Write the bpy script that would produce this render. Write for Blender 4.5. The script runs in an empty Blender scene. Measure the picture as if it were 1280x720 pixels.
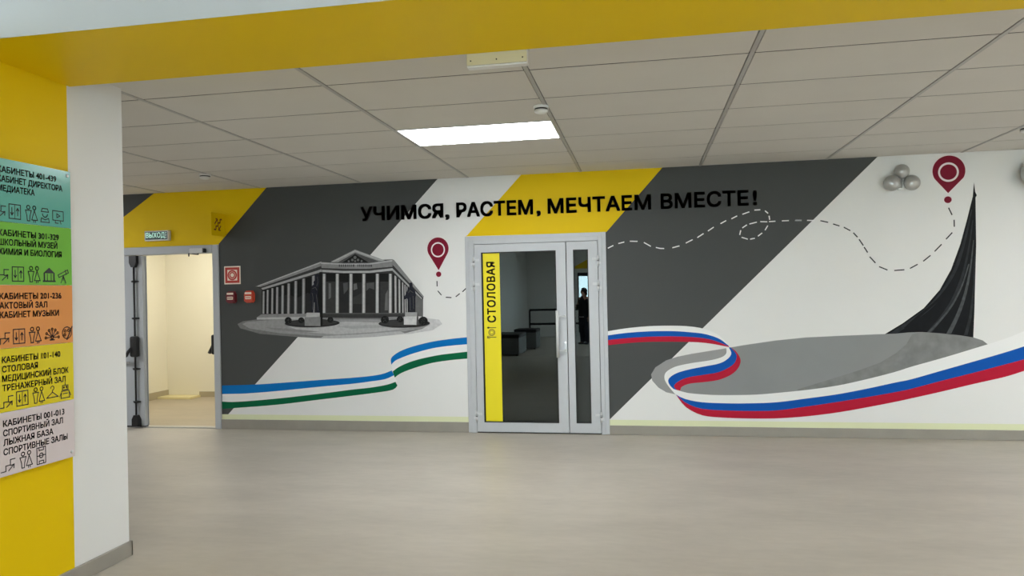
import bpy, bmesh, math, random
from mathutils import Vector, Matrix

# ---------------------------------------------------------------- camera, world, light, exposure
scene = bpy.context.scene
COL = scene.collection
scene.view_settings.view_transform = 'Standard'
scene.view_settings.look = 'None'
scene.view_settings.gamma = 1.0
scene.view_settings.use_curve_mapping = False
scene.view_settings.exposure = 0.42

cam_data = bpy.data.cameras.new('camera')
cam_data.sensor_width = 36.0
cam_data.lens = 901.8 / 1280 * 36.0
cam_data.clip_start = 0.05
cam = bpy.data.objects.new('camera', cam_data)
COL.objects.link(cam)
cam_right = Vector((0.98365589, 0.17882495, -0.02104128))
cam_up = Vector((0.02176039, -0.00206057, 0.99976109))
cam_fwd = Vector((-0.17873887, 0.98387875, 0.00591819))
R3 = Matrix((cam_right, cam_up, -cam_fwd)).transposed()
cam.matrix_world = Matrix.Translation((0, -7.46311, 1.47835)) @ R3.to_4x4()
scene.camera = cam

world = bpy.data.worlds.new('world')
scene.world = world
world.use_nodes = True
bg = world.node_tree.nodes['Background']
bg.inputs[0].default_value = (0.80, 0.92, 1.0, 1)
bg.inputs[1].default_value = 10.0

LAMP_HALL = 20.0       # radiance of the ceiling panels in the hall
FILL_NEAR = 27.0       # radiance of the unseen panels added on the camera's side
LAMP_STAIR = 15.5

# ---------------------------------------------------------------- sizes
CEIL = 2.710           # hall ceiling
CEIL2 = 3.000          # ceiling on the camera's side of the beam
LEFT, RIGHT = -8.0, 7.0
REAR = -16.0
BEAM_FAR, BEAM_NEAR, BEAM_Z = -4.13, -4.81, 2.615
PIER_X, PIER_FAR, PIER_NEAR = -2.96, -3.745, -5.75
BACK_X = -3.75         # side wall behind the camera
GX, GY = -3.010, -0.506  # ceiling grid origin

# ---------------------------------------------------------------- materials
def lin(c):
    out = []
    for v in c:
        v /= 255.0
        out.append(v / 12.92 if v <= 0.04045 else ((v + 0.055) / 1.055) ** 2.4)
    return (*out, 1.0)

def mat(name, rgb, rough=0.6, metal=0.0, spec=0.5, noise=0.0, nscale=8.0, bump=0.0, bscale=60.0, emit=0.0, trans=0.0, alpha=1.0):
    m = bpy.data.materials.new(name)
    m.use_nodes = True
    nt = m.node_tree
    b = nt.nodes['Principled BSDF']
    c = lin(rgb)
    b.inputs['Base Color'].default_value = c
    b.inputs['Roughness'].default_value = rough
    b.inputs['Metallic'].default_value = metal
    b.inputs['Specular IOR Level'].default_value = spec
    if trans:
        b.inputs['Transmission Weight'].default_value = trans
    if alpha < 1:
        b.inputs['Alpha'].default_value = alpha
    if emit:
        b.inputs['Emission Color'].default_value = c
        b.inputs['Emission Strength'].default_value = emit
    if noise or bump:
        tc = nt.nodes.new('ShaderNodeTexCoord')
    if noise:
        n = nt.nodes.new('ShaderNodeTexNoise')
        n.inputs['Scale'].default_value = nscale
        n.inputs['Detail'].default_value = 6
        nt.links.new(tc.outputs['Object'], n.inputs['Vector'])
        r = nt.nodes.new('ShaderNodeValToRGB')
        r.color_ramp.elements[0].position = 0.3
        r.color_ramp.elements[1].position = 0.7
        r.color_ramp.elements[0].color = tuple(v * (1 - noise) for v in c[:3]) + (1,)
        r.color_ramp.elements[1].color = tuple(min(1, v * (1 + noise)) for v in c[:3]) + (1,)
        nt.links.new(n.outputs['Fac'], r.inputs['Fac'])
        nt.links.new(r.outputs['Color'], b.inputs['Base Color'])
    if bump:
        n2 = nt.nodes.new('ShaderNodeTexNoise')
        n2.inputs['Scale'].default_value = bscale
        nt.links.new(tc.outputs['Object'], n2.inputs['Vector'])
        bp = nt.nodes.new('ShaderNodeBump')
        bp.inputs['Strength'].default_value = bump
        bp.inputs['Distance'].default_value = 0.002
        nt.links.new(n2.outputs['Fac'], bp.inputs['Height'])
        nt.links.new(bp.outputs['Normal'], b.inputs['Normal'])
    return m

def glass_mat(name, tint, refl):
    m = bpy.data.materials.new(name)
    m.use_nodes = True
    nt = m.node_tree
    nt.nodes.clear()
    out = nt.nodes.new('ShaderNodeOutputMaterial')
    tr = nt.nodes.new('ShaderNodeBsdfTransparent')
    tr.inputs[0].default_value = (*tint, 1)
    gl = nt.nodes.new('ShaderNodeBsdfGlossy')
    gl.inputs['Roughness'].default_value = 0.0
    gl.inputs['Color'].default_value = (0.9, 1.0, 1.0, 1)
    fr = nt.nodes.new('ShaderNodeFresnel')
    fr.inputs['IOR'].default_value = refl
    mx = nt.nodes.new('ShaderNodeMixShader')
    nt.links.new(fr.outputs[0], mx.inputs[0])
    nt.links.new(tr.outputs[0], mx.inputs[1])
    nt.links.new(gl.outputs[0], mx.inputs[2])
    nt.links.new(mx.outputs[0], out.inputs[0])
    return m

M = {}
M['white'] = mat('white_paint', (228, 228, 225), 0.55, bump=0.08, noise=0.012, nscale=1.5)
M['beam_paint'] = mat('pale_bluish_paint', (204, 210, 214), 0.6)
M['gray'] = mat('gray_paint', (76, 78, 77), 0.5, spec=0.15, bump=0.08, bscale=90)
M['yellow'] = mat('yellow_paint', (232, 196, 0), 0.5, spec=0.15, bump=0.08, bscale=90)
M['cream_strip'] = mat('pale_green_strip', (222, 226, 186), 0.5)
M['cream'] = mat('cream_paint', (236, 230, 208), 0.6, bump=0.06)
M['ceiling'] = mat('ceiling_tile', (212, 208, 200), 0.85, bump=0.15, bscale=220, noise=0.02, nscale=2.0)
M['grid'] = mat('ceiling_grid', (178, 176, 172), 0.5)
M['gap'] = mat('ceiling_gap', (48, 46, 44), 0.9)
M['alu'] = mat('aluminium_paint', (190, 193, 196), 0.4, spec=0.5, noise=0.015, nscale=20)
M['alu_dark'] = mat('dark_aluminium', (70, 72, 74), 0.6)  # darker gray metal of the hinge rings and closer arm
M['steelgray'] = mat('gray_door_paint', (178, 183, 188), 0.45)
M['metal'] = mat('brushed_metal', (200, 202, 204), 0.3, 0.9)
M['hinge'] = mat('hinge_paint', (205, 207, 208), 0.35)
M['black'] = mat('black_plastic', (16, 16, 18), 0.4)
M['gasket'] = mat('black_gasket', (22, 23, 24), 0.6)
M['letters'] = mat('black_lettering', (34, 29, 28), 0.55, spec=0.15)
M['ink'] = mat('dark_ink', (28, 28, 34), 0.5)
M['glass'] = glass_mat('door_glass', (0.30, 0.34, 0.35), 1.75)
M['clear'] = glass_mat('window_glass', (0.9, 0.95, 0.95), 1.3)
M['void'] = mat('unlit_dark', (46, 50, 52), 0.8)  # dark of the unlit canteen put into its surface colour
M['lamp'] = mat('lamp_diffuser', (248, 251, 255), 0.5, emit=LAMP_HALL)
M['fill_near'] = mat('fill_diffuser_near', (244, 249, 255), 0.5, emit=FILL_NEAR)
M['lamp_stair'] = mat('lamp_diffuser_stair', (255, 252, 244), 0.5, emit=LAMP_STAIR)
M['plastic'] = mat('white_plastic', (225, 225, 222), 0.4)
M['beige'] = mat('beige_plastic', (206, 200, 168), 0.6)
M['maroon'] = mat('maroon_paint', (126, 22, 46), 0.5, spec=0.15)
M['pinkwhite'] = mat('pale_outline', (238, 224, 226), 0.5)
M['redsign'] = mat('red_sign', (186, 52, 40), 0.45)
M['signwhite'] = mat('sign_white', (240, 225, 210), 0.45)
M['dark_red'] = mat('dark_red_plastic', (110, 30, 40), 0.35)
M['orange_red'] = mat('orange_red_plastic', (196, 72, 50), 0.35)
M['exit_dark'] = mat('exit_dark_green', (18, 48, 44), 0.4)
M['mint'] = mat('exit_mint', (222, 244, 236), 0.4, emit=0.15)
M['blue_l'] = mat('ribbon_blue_light', (0, 112, 186), 0.5, spec=0.15)
M['green'] = mat('ribbon_green', (0, 98, 62), 0.5, spec=0.15)
M['blue'] = mat('ribbon_blue', (0, 84, 172), 0.5, spec=0.15)
M['red'] = mat('ribbon_red', (182, 22, 52), 0.5, spec=0.15)
M['ribbon_white'] = mat('ribbon_white', (236, 236, 234), 0.5)
M['disc'] = mat('disc_gray', (142, 144, 144), 0.5, spec=0.15, noise=0.04, nscale=2.5)
M['disc_light'] = mat('disc_gray_light', (152, 152, 151), 0.5, spec=0.15, noise=0.03, nscale=3)
M['disc_dark'] = mat('disc_gray_dark', (130, 131, 130), 0.5, spec=0.15, noise=0.16, nscale=9)
M['obelisk'] = mat('obelisk_black', (12, 14, 18), 0.5, spec=0.15, noise=0.25, nscale=14)
M['obelisk_mid'] = mat('obelisk_gray', (40, 43, 46), 0.5, spec=0.15, noise=0.3, nscale=18)
M['obelisk_pale'] = mat('obelisk_pale', (74, 77, 79), 0.5, spec=0.15, noise=0.3, nscale=25)
M['silver'] = mat('silver_foil', (178, 178, 176), 0.28, 0.55, noise=0.12, nscale=9)
for g in (28, 44, 60, 84, 106, 122, 138, 152, 166, 182, 200, 214):
    M['g%d' % g] = mat('painted_gray_%s' % {28: 'ink', 44: 'soot', 60: 'slate', 84: 'iron', 106: 'ash', 122: 'stone', 138: 'zinc', 152: 'silver', 166: 'pearl', 182: 'pale', 200: 'chalk', 214: 'snow'}[g], (g, g, g), 0.55, spec=0.15, noise=0.10, nscale=30)
M['navy'] = mat('painted_navy', (36, 37, 46), 0.55, spec=0.15, noise=0.3, nscale=60)
M['teal'] = mat('teal_acrylic', (98, 176, 162), 0.2)
M['leafgreen'] = mat('green_acrylic', (122, 190, 74), 0.2)
M['orange'] = mat('orange_acrylic', (228, 152, 84), 0.2)
M['yellow_ac'] = mat('yellow_acrylic', (226, 208, 40), 0.2)
M['pink_ac'] = mat('pale_acrylic', (218, 206, 206), 0.2)
M['strip_yellow'] = mat('yellow_film', (238, 222, 24), 0.35)
M['baseboard'] = mat('gray_baseboard', (150, 145, 135), 0.5, noise=0.05, nscale=6)
M['stair_base'] = mat('beige_baseboard', (176, 164, 136), 0.5)
M['slab'] = mat('pale_slab', (226, 214, 160), 0.5)
M['ottoman_dark'] = mat('dark_leatherette', (34, 35, 38), 0.5)
M['ottoman_light'] = mat('gray_leatherette', (120, 122, 122), 0.5)
M['rail'] = mat('dark_rail', (26, 28, 30), 0.4)
M['jacket'] = mat('dark_cloth', (24, 26, 32), 0.9)
M['trousers'] = mat('dark_trousers', (44, 50, 60), 0.9)
M['skin'] = mat('skin', (196, 150, 128), 0.5)
M['hair'] = mat('dark_hair', (26, 20, 18), 0.6)
M['shirt'] = mat('pale_shirt', (225, 225, 225), 0.8)
M['curtain'] = mat('pale_blind', (226, 232, 234), 0.8)

def floor_mat(name, rgb, rough, amp):
    m = bpy.data.materials.new(name)
    m.use_nodes = True
    nt = m.node_tree
    b = nt.nodes['Principled BSDF']
    c = lin(rgb)
    tc = nt.nodes.new('ShaderNodeTexCoord')
    n1 = nt.nodes.new('ShaderNodeTexNoise'); n1.inputs['Scale'].default_value = 1.6; n1.inputs['Detail'].default_value = 8; n1.inputs['Roughness'].default_value = 0.62
    n2 = nt.nodes.new('ShaderNodeTexNoise'); n2.inputs['Scale'].default_value = 14; n2.inputs['Detail'].default_value = 5
    mp = nt.nodes.new('ShaderNodeMapping'); mp.inputs['Scale'].default_value = (0.6, 1.6, 1)
    nt.links.new(tc.outputs['Object'], mp.inputs[0])
    nt.links.new(mp.outputs[0], n1.inputs['Vector']); nt.links.new(mp.outputs[0], n2.inputs['Vector'])
    mx = nt.nodes.new('ShaderNodeMath'); mx.operation = 'MULTIPLY_ADD'; mx.inputs[1].default_value = 0.35
    nt.links.new(n2.outputs['Fac'], mx.inputs[0]); nt.links.new(n1.outputs['Fac'], mx.inputs[2])
    r = nt.nodes.new('ShaderNodeValToRGB')
    r.color_ramp.elements[0].position = 0.5; r.color_ramp.elements[1].position = 0.85
    r.color_ramp.elements[0].color = tuple(v * (1 - amp) for v in c[:3]) + (1,)
    r.color_ramp.elements[1].color = tuple(v * (1 + amp) for v in c[:3]) + (1,)
    nt.links.new(mx.outputs[0], r.inputs[0]); nt.links.new(r.outputs[0], b.inputs['Base Color'])
    b.inputs['Roughness'].default_value = rough
    b.inputs['Specular IOR Level'].default_value = 0.4
    return m
M['floor'] = floor_mat('gray_linoleum', (182, 175, 163), 0.42, 0.09)
M['floor_stair'] = floor_mat('beige_linoleum', (170, 158, 136), 0.45, 0.09)

# ---------------------------------------------------------------- mesh helpers
class MB:
    """collects shapes in world metres and links them as ONE mesh object"""
    def __init__(self):
        self.v, self.f, self.mi, self.sm = [], [], [], []
    def face(self, pts, m=0, smooth=False):
        i = len(self.v)
        self.v += [tuple(p) for p in pts]
        self.f.append(list(range(i, i + len(pts)))); self.mi.append(m); self.sm.append(smooth)
    def box(self, x0, x1, y0, y1, z0, z1, m=0, bevel=0.0, seg=2):
        bm = bmesh.new()
        bmesh.ops.create_cube(bm, size=1)
        bmesh.ops.scale(bm, vec=(abs(x1 - x0), abs(y1 - y0), abs(z1 - z0)), verts=bm.verts)
        if bevel:
            bmesh.ops.bevel(bm, geom=bm.edges[:], offset=bevel, segments=seg, affect='EDGES', profile=0.5)
        self.add_bm(bm, Matrix.Translation(((x0 + x1) / 2, (y0 + y1) / 2, (z0 + z1) / 2)), m)
    def add_bm(self, bm, mtx, m=0, smooth=False):
        i = len(self.v)
        bm.verts.index_update()
        for v in bm.verts:
            self.v.append(tuple(mtx @ v.co))
        for f in bm.faces:
            self.f.append([i + v.index for v in f.verts]); self.mi.append(m); self.sm.append(smooth)
        bm.free()
    def tube(self, pts, r, n=10, m=0, r1=None):
        """round bar along a polyline with capped ends"""
        pts = [Vector(p) for p in pts]
        rings = []
        for k, p in enumerate(pts):
            a = pts[max(k - 1, 0)]; b = pts[min(k + 1, len(pts) - 1)]
            d = (b - a).normalized()
            s = d.cross(Vector((0, 0, 1)))
            if s.length < 1e-3: s = d.cross(Vector((1, 0, 0)))
            s.normalize(); t = d.cross(s)
            rr = r if r1 is None else r + (r1 - r) * k / max(1, len(pts) - 1)
            rings.append([p + rr * (math.cos(2 * math.pi * q / n) * s + math.sin(2 * math.pi * q / n) * t) for q in range(n)])
        i = len(self.v)
        for ring in rings: self.v += [tuple(p) for p in ring]
        for k in range(len(rings) - 1):
            for q in range(n):
                a = i + k * n + q; b = i + k * n + (q + 1) % n
                self.f.append([a, b, b + n, a + n]); self.mi.append(m); self.sm.append(True)
        self.f.append([i + q for q in range(n)]); self.mi.append(m); self.sm.append(False)
        e = i + (len(rings) - 1) * n
        self.f.append([e + q for q in reversed(range(n))]); self.mi.append(m); self.sm.append(False)
    def sphere(self, c, r, m=0, sx=1, sy=1, sz=1, seg=28):
        bm = bmesh.new()
        bmesh.ops.create_uvsphere(bm, u_segments=seg, v_segments=seg // 2, radius=r)
        self.add_bm(bm, Matrix.Translation(c) @ Matrix.Diagonal((sx, sy, sz, 1)), m, True)
    def lathe(self, c, prof, axis='z', n=28, m=0):
        """prof: list of (radius, height along axis)"""
        i = len(self.v)
        for r, h in prof:
            for q in range(n):
                a = 2 * math.pi * q / n
                u, w = r * math.cos(a), r * math.sin(a)
                p = {'z': (u, w, h), 'y': (u, h, w), 'x': (h, u, w)}[axis]
                self.v.append((c[0] + p[0], c[1] + p[1], c[2] + p[2]))
        for k in range(len(prof) - 1):
            for q in range(n):
                a = i + k * n + q; b = i + k * n + (q + 1) % n
                self.f.append([a, b, b + n, a + n]); self.mi.append(m); self.sm.append(True)
        self.f.append([i + q for q in range(n)]); self.mi.append(m); self.sm.append(False)
        e = i + (len(prof) - 1) * n
        self.f.append([e + q for q in range(n)]); self.mi.append(m); self.sm.append(False)
    def prism(self, pts, y0, y1, m=0):
        """outline of (x,z) points pushed from y0 to y1"""
        n = len(pts)
        self.face([(x, y0, z) for x, z in pts], m)
        self.face([(x, y1, z) for x, z in reversed(pts)], m)
        for k in range(n):
            a, b = pts[k], pts[(k + 1) % n]
            self.face([(a[0], y0, a[1]), (b[0], y0, b[1]), (b[0], y1, b[1]), (a[0], y1, a[1])], m)
    def build(self, name, mats, parent=None, loc=None):
        if not isinstance(mats, (list, tuple)): mats = [mats]
        me = bpy.data.meshes.new(name)
        off = Vector((0, 0, 0))
        if parent is not None: off = wloc(parent)
        elif loc is not None: off = Vector(loc)
        me.from_pydata([tuple(Vector(v) - off) for v in self.v], [], self.f)
        for mm in mats: me.materials.append(M[mm])
        for p, k, s in zip(me.polygons, self.mi, self.sm):
            p.material_index = k; p.use_smooth = s
        bm = bmesh.new(); bm.from_mesh(me)
        bmesh.ops.remove_doubles(bm, verts=bm.verts, dist=1e-5)
        if len(me.polygons) and not getattr(self, 'flat', False):
            bmesh.ops.recalc_face_normals(bm, faces=bm.faces)
        bm.to_mesh(me); bm.free()
        o = bpy.data.objects.new(name, me)
        COL.objects.link(o)
        if parent is not None: o.parent = parent
        elif loc is not None: o.location = loc
        return o

def wloc(o):
    p = Vector((0, 0, 0))
    while o is not None:
        p += o.location; o = o.parent
    return p

def thing(name, label, cat, loc, group=None):
    o = bpy.data.objects.new(name, None)
    o.empty_display_size = 0.1
    COL.objects.link(o)
    o.location = loc
    return tag(o, label, cat, group)

def tag(o, label, cat=None, group=None):
    o['label'] = label
    if cat: o['category'] = cat
    if group: o['group'] = group
    return o

def struct(o, label=None):
    o['kind'] = 'structure'
    if label: o['label'] = label
    return o

# ---- paint on the far wall: the wall face is the plane y = 0, each coat lies a little over the one before
COAT = [0.0]
def coat(): COAT[0] -= 0.00008; return COAT[0]
class Paint(MB):
    flat = True
    def poly(self, pts, m=0, y=None):
        y = coat() if y is None else y
        a = sum(pts[k][0] * pts[(k + 1) % len(pts)][1] - pts[(k + 1) % len(pts)][0] * pts[k][1] for k in range(len(pts)))
        if a < 0: pts = list(reversed(pts))
        self.face([(x, y, z) for x, z in pts], m)
    def stroke(self, pts, w, m=0, y=None):
        y = coat() if y is None else y
        for a, b in zip(pts, pts[1:]):
            dx, dz = b[0] - a[0], b[1] - a[1]
            L = math.hypot(dx, dz) or 1e-6
            nx, nz = -dz / L * w / 2, dx / L * w / 2
            self.poly([(a[0] - nx, a[1] - nz), (b[0] - nx, b[1] - nz), (b[0] + nx, b[1] + nz), (a[0] + nx, a[1] + nz)], m, y)
    def disc(self, c, rx, rz, m=0, y=None, n=40, ri=None):
        y = coat() if y is None else y
        o = [(c[0] + rx * math.cos(2 * math.pi * k / n), c[1] + rz * math.sin(2 * math.pi * k / n)) for k in range(n)]
        if ri is None: self.poly(o, m, y); return
        i = [(c[0] + ri[0] * math.cos(2 * math.pi * k / n), c[1] + ri[1] * math.sin(2 * math.pi * k / n)) for k in range(n)]
        for k in range(n):
            q = (k + 1) % n
            self.poly([i[k], o[k], o[q], i[q]], m, y)

def smooth_line(pts, n=6):
    """Catmull-Rom through the points"""
    out = []
    P = [pts[0]] + list(pts) + [pts[-1]]
    for k in range(1, len(P) - 2):
        p0, p1, p2, p3 = P[k - 1], P[k], P[k + 1], P[k + 2]
        for s in range(n):
            t = s / n
            out.append(tuple(0.5 * ((2 * p1[d]) + (-p0[d] + p2[d]) * t + (2 * p0[d] - 5 * p1[d] + 4 * p2[d] - p3[d]) * t * t + (-p0[d] + 3 * p1[d] - 3 * p2[d] + p3[d]) * t ** 3) for d in (0, 1)))
    out.append(tuple(pts[-1]))
    return out

def band(paint, top, bottom, m):
    """painted band between two smoothed edges, split in short quads"""
    y = coat()
    def resample(pts, n=60):
        d = [0]
        for a, b in zip(pts, pts[1:]): d.append(d[-1] + math.hypot(b[0] - a[0], b[1] - a[1]))
        out = []; k = 0
        for s in range(n + 1):
            t = d[-1] * s / n
            while k < len(pts) - 2 and d[k + 1] < t: k += 1
            u = (t - d[k]) / max(1e-9, d[k + 1] - d[k])
            out.append((pts[k][0] + (pts[k + 1][0] - pts[k][0]) * u, pts[k][1] + (pts[k + 1][1] - pts[k][1]) * u))
        return out
    a, b = resample(smooth_line(top)), resample(smooth_line(bottom))
    for k in range(len(a) - 1):
        paint.poly([a[k], b[k], b[k + 1], a[k + 1]], m, y)

# ---- lettering as flat outlines (built-in font), returned as 2D verts and faces scaled to cap height 1
def glyphs(body, bold=0.0, spacing=1.0):
    def raw(s):
        cu = bpy.data.curves.new('lettering', 'FONT')
        cu.body = s; cu.size = 1; cu.resolution_u = 4; cu.space_character = spacing
        ob = bpy.data.objects.new('lettering', cu)
        COL.objects.link(ob)
        dg = bpy.context.evaluated_depsgraph_get()
        me = bpy.data.meshes.new_from_object(ob.evaluated_get(dg))
        vs = [tuple(v.co[:2]) for v in me.vertices]; fs = [list(p.vertices) for p in me.polygons]
        bpy.data.objects.remove(ob); bpy.data.curves.remove(cu); bpy.data.meshes.remove(me)
        return vs, fs
    hv, _ = raw('Н')
    z0, z1 = min(v[1] for v in hv), max(v[1] for v in hv)
    vs, fs = raw(body)
    x0 = min(v[0] for v in vs)
    vs = [((x - x0) / (z1 - z0), (y - z0) / (z1 - z0)) for x, y in vs]
    return vs, fs, max(v[0] for v in vs)

def lettering(mb, body, origin, ux, uz, width, cap, m=0, bold=0.0, spacing=1.0, depth=None):
    """body from origin along ux over the given width, capitals cap high along uz; depth = extrusion vector"""
    vs, fs, w = glyphs(body, bold, spacing)
    if bold:      # heavier strokes: the outline repeated a little to every side
        v1, f1 = [], []
        for dx, dz in ((-1, -1), (-1, 1), (1, -1), (1, 1), (0, 0)):
            k0 = len(v1)
            v1 += [(x + bold * (1 + dx), z * (1 - 2 * bold) + bold * (1 + dz)) for x, z in vs]
            f1 += [[k0 + k for k in f] for f in fs]
        vs, fs, w = v1, f1, w + 2 * bold
    o, ux, uz = Vector(origin), Vector(ux), Vector(uz)
    i = len(mb.v)
    pts = [o + ux * (x / w * width) + uz * (z * cap) for x, z in vs]
    mb.v += [tuple(p) for p in pts]
    for f in fs: mb.f.append([i + k for k in f]); mb.mi.append(m); mb.sm.append(False)
    if depth is not None:
        d = Vector(depth); j = len(mb.v)
        mb.v += [tuple(p + d) for p in pts]
        for f in fs: mb.f.append([j + k for k in reversed(f)]); mb.mi.append(m); mb.sm.append(False)
        cnt = {}
        for f in fs:
            for a, b in zip(f, f[1:] + f[:1]): cnt[(a, b)] = 1
        for (a, b) in cnt:
            if (b, a) not in cnt:
                mb.f.append([i + a, i + b, j + b, j + a]); mb.mi.append(m); mb.sm.append(False)

# ================================================================ THE SETTING
# floor
b = MB(); b.box(LEFT - 0.2, RIGHT + 0.2, REAR - 0.2, 0.0, -0.15, 0.0)
struct(b.build('floor', 'floor'))

# far wall with two door openings
EX0, EX1, EXZ = -6.20, -4.775, 2.035      # exit opening
CX0, CX1, CZ = -1.815, -0.405, 2.045      # canteen opening
b = MB()
for x0, x1, z0, z1 in ((LEFT, EX0, 0, CEIL + 0.12), (EX0, EX1, EXZ, CEIL + 0.12), (EX1, CX0, 0, CEIL + 0.12), (CX0, CX1, CZ, CEIL + 0.12), (CX1, RIGHT, 0, CEIL + 0.12)):
    b.box(x0, x1, 0.0, 0.16, z0, z1)
wall_back = struct(b.build('wall_back', 'white'))

# side walls, pier, rear wall
b = MB(); b.box(LEFT - 0.2, LEFT, BEAM_NEAR, 0.16, 0, CEIL2)
struct(b.build('wall_left', 'white'))
b = MB(); b.box(RIGHT, RIGHT + 0.2, REAR, 0.16, 0, CEIL2)
struct(b.build('wall_right', 'white'))
b = MB()
b.box(PIER_X - 0.79, PIER_X, PIER_NEAR, PIER_FAR, 0, CEIL)
pier = struct(b.build('wall_pier', 'white'))
b = MB(); b.face([(PIER_X + 0.0006, PIER_NEAR, 0.08), (PIER_X + 0.0006, -4.152, 0.08), (PIER_X + 0.0006, -4.152, BEAM_Z), (PIER_X + 0.0006, PIER_NEAR, BEAM_Z)])
b.flat = True
tag(b.build('yellow_paint', 'yellow', pier), 'yellow painted part of the pier')
b = MB(); b.box(BACK_X - 0.2, BACK_X, REAR, PIER_NEAR, 0, CEIL2)
struct(b.build('wall_side', 'white'))
b = MB()   # closes the hall behind the pier
b.box(LEFT, PIER_X - 0.79, BEAM_NEAR, BEAM_NEAR + 0.15, 0, CEIL2)
struct(b.build('wall_return', 'white'))

# rear wall with the tall window (seen as a reflection in the door glass)
WX0, WX1, WZ0, WZ1 = -2.09, 4.2, 0.12, 2.02
b = MB()
for x0, x1, z0, z1 in ((BACK_X - 0.2, WX0, 0, CEIL2), (WX0, WX1, 0, WZ0), (WX0, WX1, WZ1, CEIL2), (WX1, RIGHT, 0, CEIL2)):
    b.box(x0, x1, REAR - 0.2, REAR, z0, z1)
wall_rear = struct(b.build('wall_rear', 'white'))
b = MB(); b.flat = True
b.face([(-2.3, REAR + 0.001, 2.20), (-1.3, REAR + 0.001, 2.75), (1.2, REAR + 0.001, 2.75), (1.2, REAR + 0.001, 2.20)])
tag(b.build('yellow_paint', 'yellow', wall_rear), 'yellow slanted band painted over the window')
b = MB()
for k in range(6):
    x = WX0 + (WX1 - WX0) * k / 5
    b.box(x - 0.03, x + 0.03, REAR - 0.12, REAR - 0.04, WZ0, WZ1)
b.box(WX0, WX1, REAR - 0.12, REAR - 0.04, WZ0, WZ0 + 0.06)
b.box(WX0, WX1, REAR - 0.12, REAR + 0.02, WZ1 - 0.06, WZ1 + 0.05)
wf = struct(b.build('window_1', 'gasket'))
b = MB(); b.box(WX0, WX1, REAR - 0.085, REAR - 0.08, WZ0, WZ1)
b.build('pane', 'clear', wf)
b = MB()
for k in range(9):
    x = -1.05 + k * 0.45
    b.box(x, x + 0.09, REAR - 0.03, REAR - 0.025, WZ0 + 0.05, WZ1 - 0.1)
b.build('blind_slats', 'curtain', wf)

# hall ceiling: tiles in a grid, one lamp tile open
LAMPS = [(1, 2), (6, 3), (6, 5), (-4, 2)]        # column, row of the light panels (column 0 starts at GX); all but the first added unseen
b = MB()
b.box(LEFT, RIGHT, BEAM_FAR, 0.0, CEIL + 0.03, CEIL + 0.1, 1)
ncol0, ncol1 = -5, 9
rows = [0.0] + [GY - 0.6 * j for j in range(7)] + [BEAM_FAR]
for i in range(ncol0, ncol1):
    x0, x1 = max(LEFT, GX + 1.2 * i), min(RIGHT, GX + 1.2 * (i + 1))
    if x1 - x0 < 0.02: continue
    for j in range(len(rows) - 1):
        if (i, j - 1) in LAMPS: continue
        y1, y0 = rows[j], rows[j + 1]
        if y1 - y0 < 0.03: continue
        b.box(x0 + 0.017, x1 - 0.017, y0 + 0.0075, y1 - 0.0075, CEIL, CEIL + 0.02)
ceiling = struct(b.build('ceiling', ['ceiling', 'gap']))
b = MB()
for i in range(ncol0 + 1, ncol1):
    x = GX + 1.2 * i
    if LEFT < x < RIGHT: b.box(x - 0.012, x + 0.012, BEAM_FAR, 0.0, CEIL - 0.003, CEIL + 0.025)
for i in range(ncol0, ncol1):
    x0, x1 = max(LEFT, GX + 1.2 * i), min(RIGHT, GX + 1.2 * (i + 1))
    for y in rows[1:-1]:
        if x1 > x0: b.box(x0 + 0.012, x1 - 0.012, y - 0.007, y + 0.007, CEIL + 0.002, CEIL + 0.02, 1)
tag(b.build('grid', ['grid', 'gap'], ceiling), 'gray metal ceiling grid')

# camera-side ceiling and the beam
b = MB(); b.box(BACK_X - 0.2, RIGHT + 0.2, REAR - 0.2, BEAM_NEAR, CEIL2, CEIL2 + 0.1)
struct(b.build('ceiling_near', 'ceiling'))
b = MB(); b.box(PIER_X - 0.79, RIGHT, BEAM_NEAR, BEAM_FAR, BEAM_Z, CEIL2 + 0.1)
b.box(LEFT, PIER_X - 0.79, BEAM_NEAR + 0.15, BEAM_FAR, BEAM_Z, CEIL2 + 0.1)
beam = struct(b.build('trim_beam', 'beam_paint'))
b = MB(); b.flat = True
b.face([(PIER_X, BEAM_NEAR, BEAM_Z - 0.0006), (PIER_X, BEAM_FAR, BEAM_Z - 0.0006), (RIGHT, BEAM_FAR, BEAM_Z - 0.0006), (RIGHT, BEAM_NEAR, BEAM_Z - 0.0006)])
b.face([(PIER_X, BEAM_FAR + 0.0006, BEAM_Z), (RIGHT, BEAM_FAR + 0.0006, BEAM_Z), (RIGHT, BEAM_FAR + 0.0006, CEIL), (PIER_X, BEAM_FAR + 0.0006, CEIL)])
tag(b.build('yellow_paint', 'yellow', beam), 'yellow painted underside of the beam')

# baseboards
def baseboard(name, x0, x1, y0, y1, h, m='baseboard'):
    b = MB(); b.box(x0, x1, y0, y1, 0, h, 0, 0.003, 1)
    return struct(b.build(name, m))
baseboard('baseboard_back_left', -4.728, -1.850, -0.014, 0, 0.108)
baseboard('baseboard_back_right', -0.366, RIGHT, -0.014, 0, 0.092)
b = MB()
b.box(PIER_X, PIER_X + 0.014, PIER_NEAR, PIER_FAR + 0.014, 0, 0.086, 0, 0.003, 1)
b.box(PIER_X - 0.79, PIER_X + 0.014, PIER_FAR, PIER_FAR + 0.014, 0, 0.086, 0, 0.003, 1)
struct(b.build('baseboard_pier', 'baseboard'))

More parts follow.
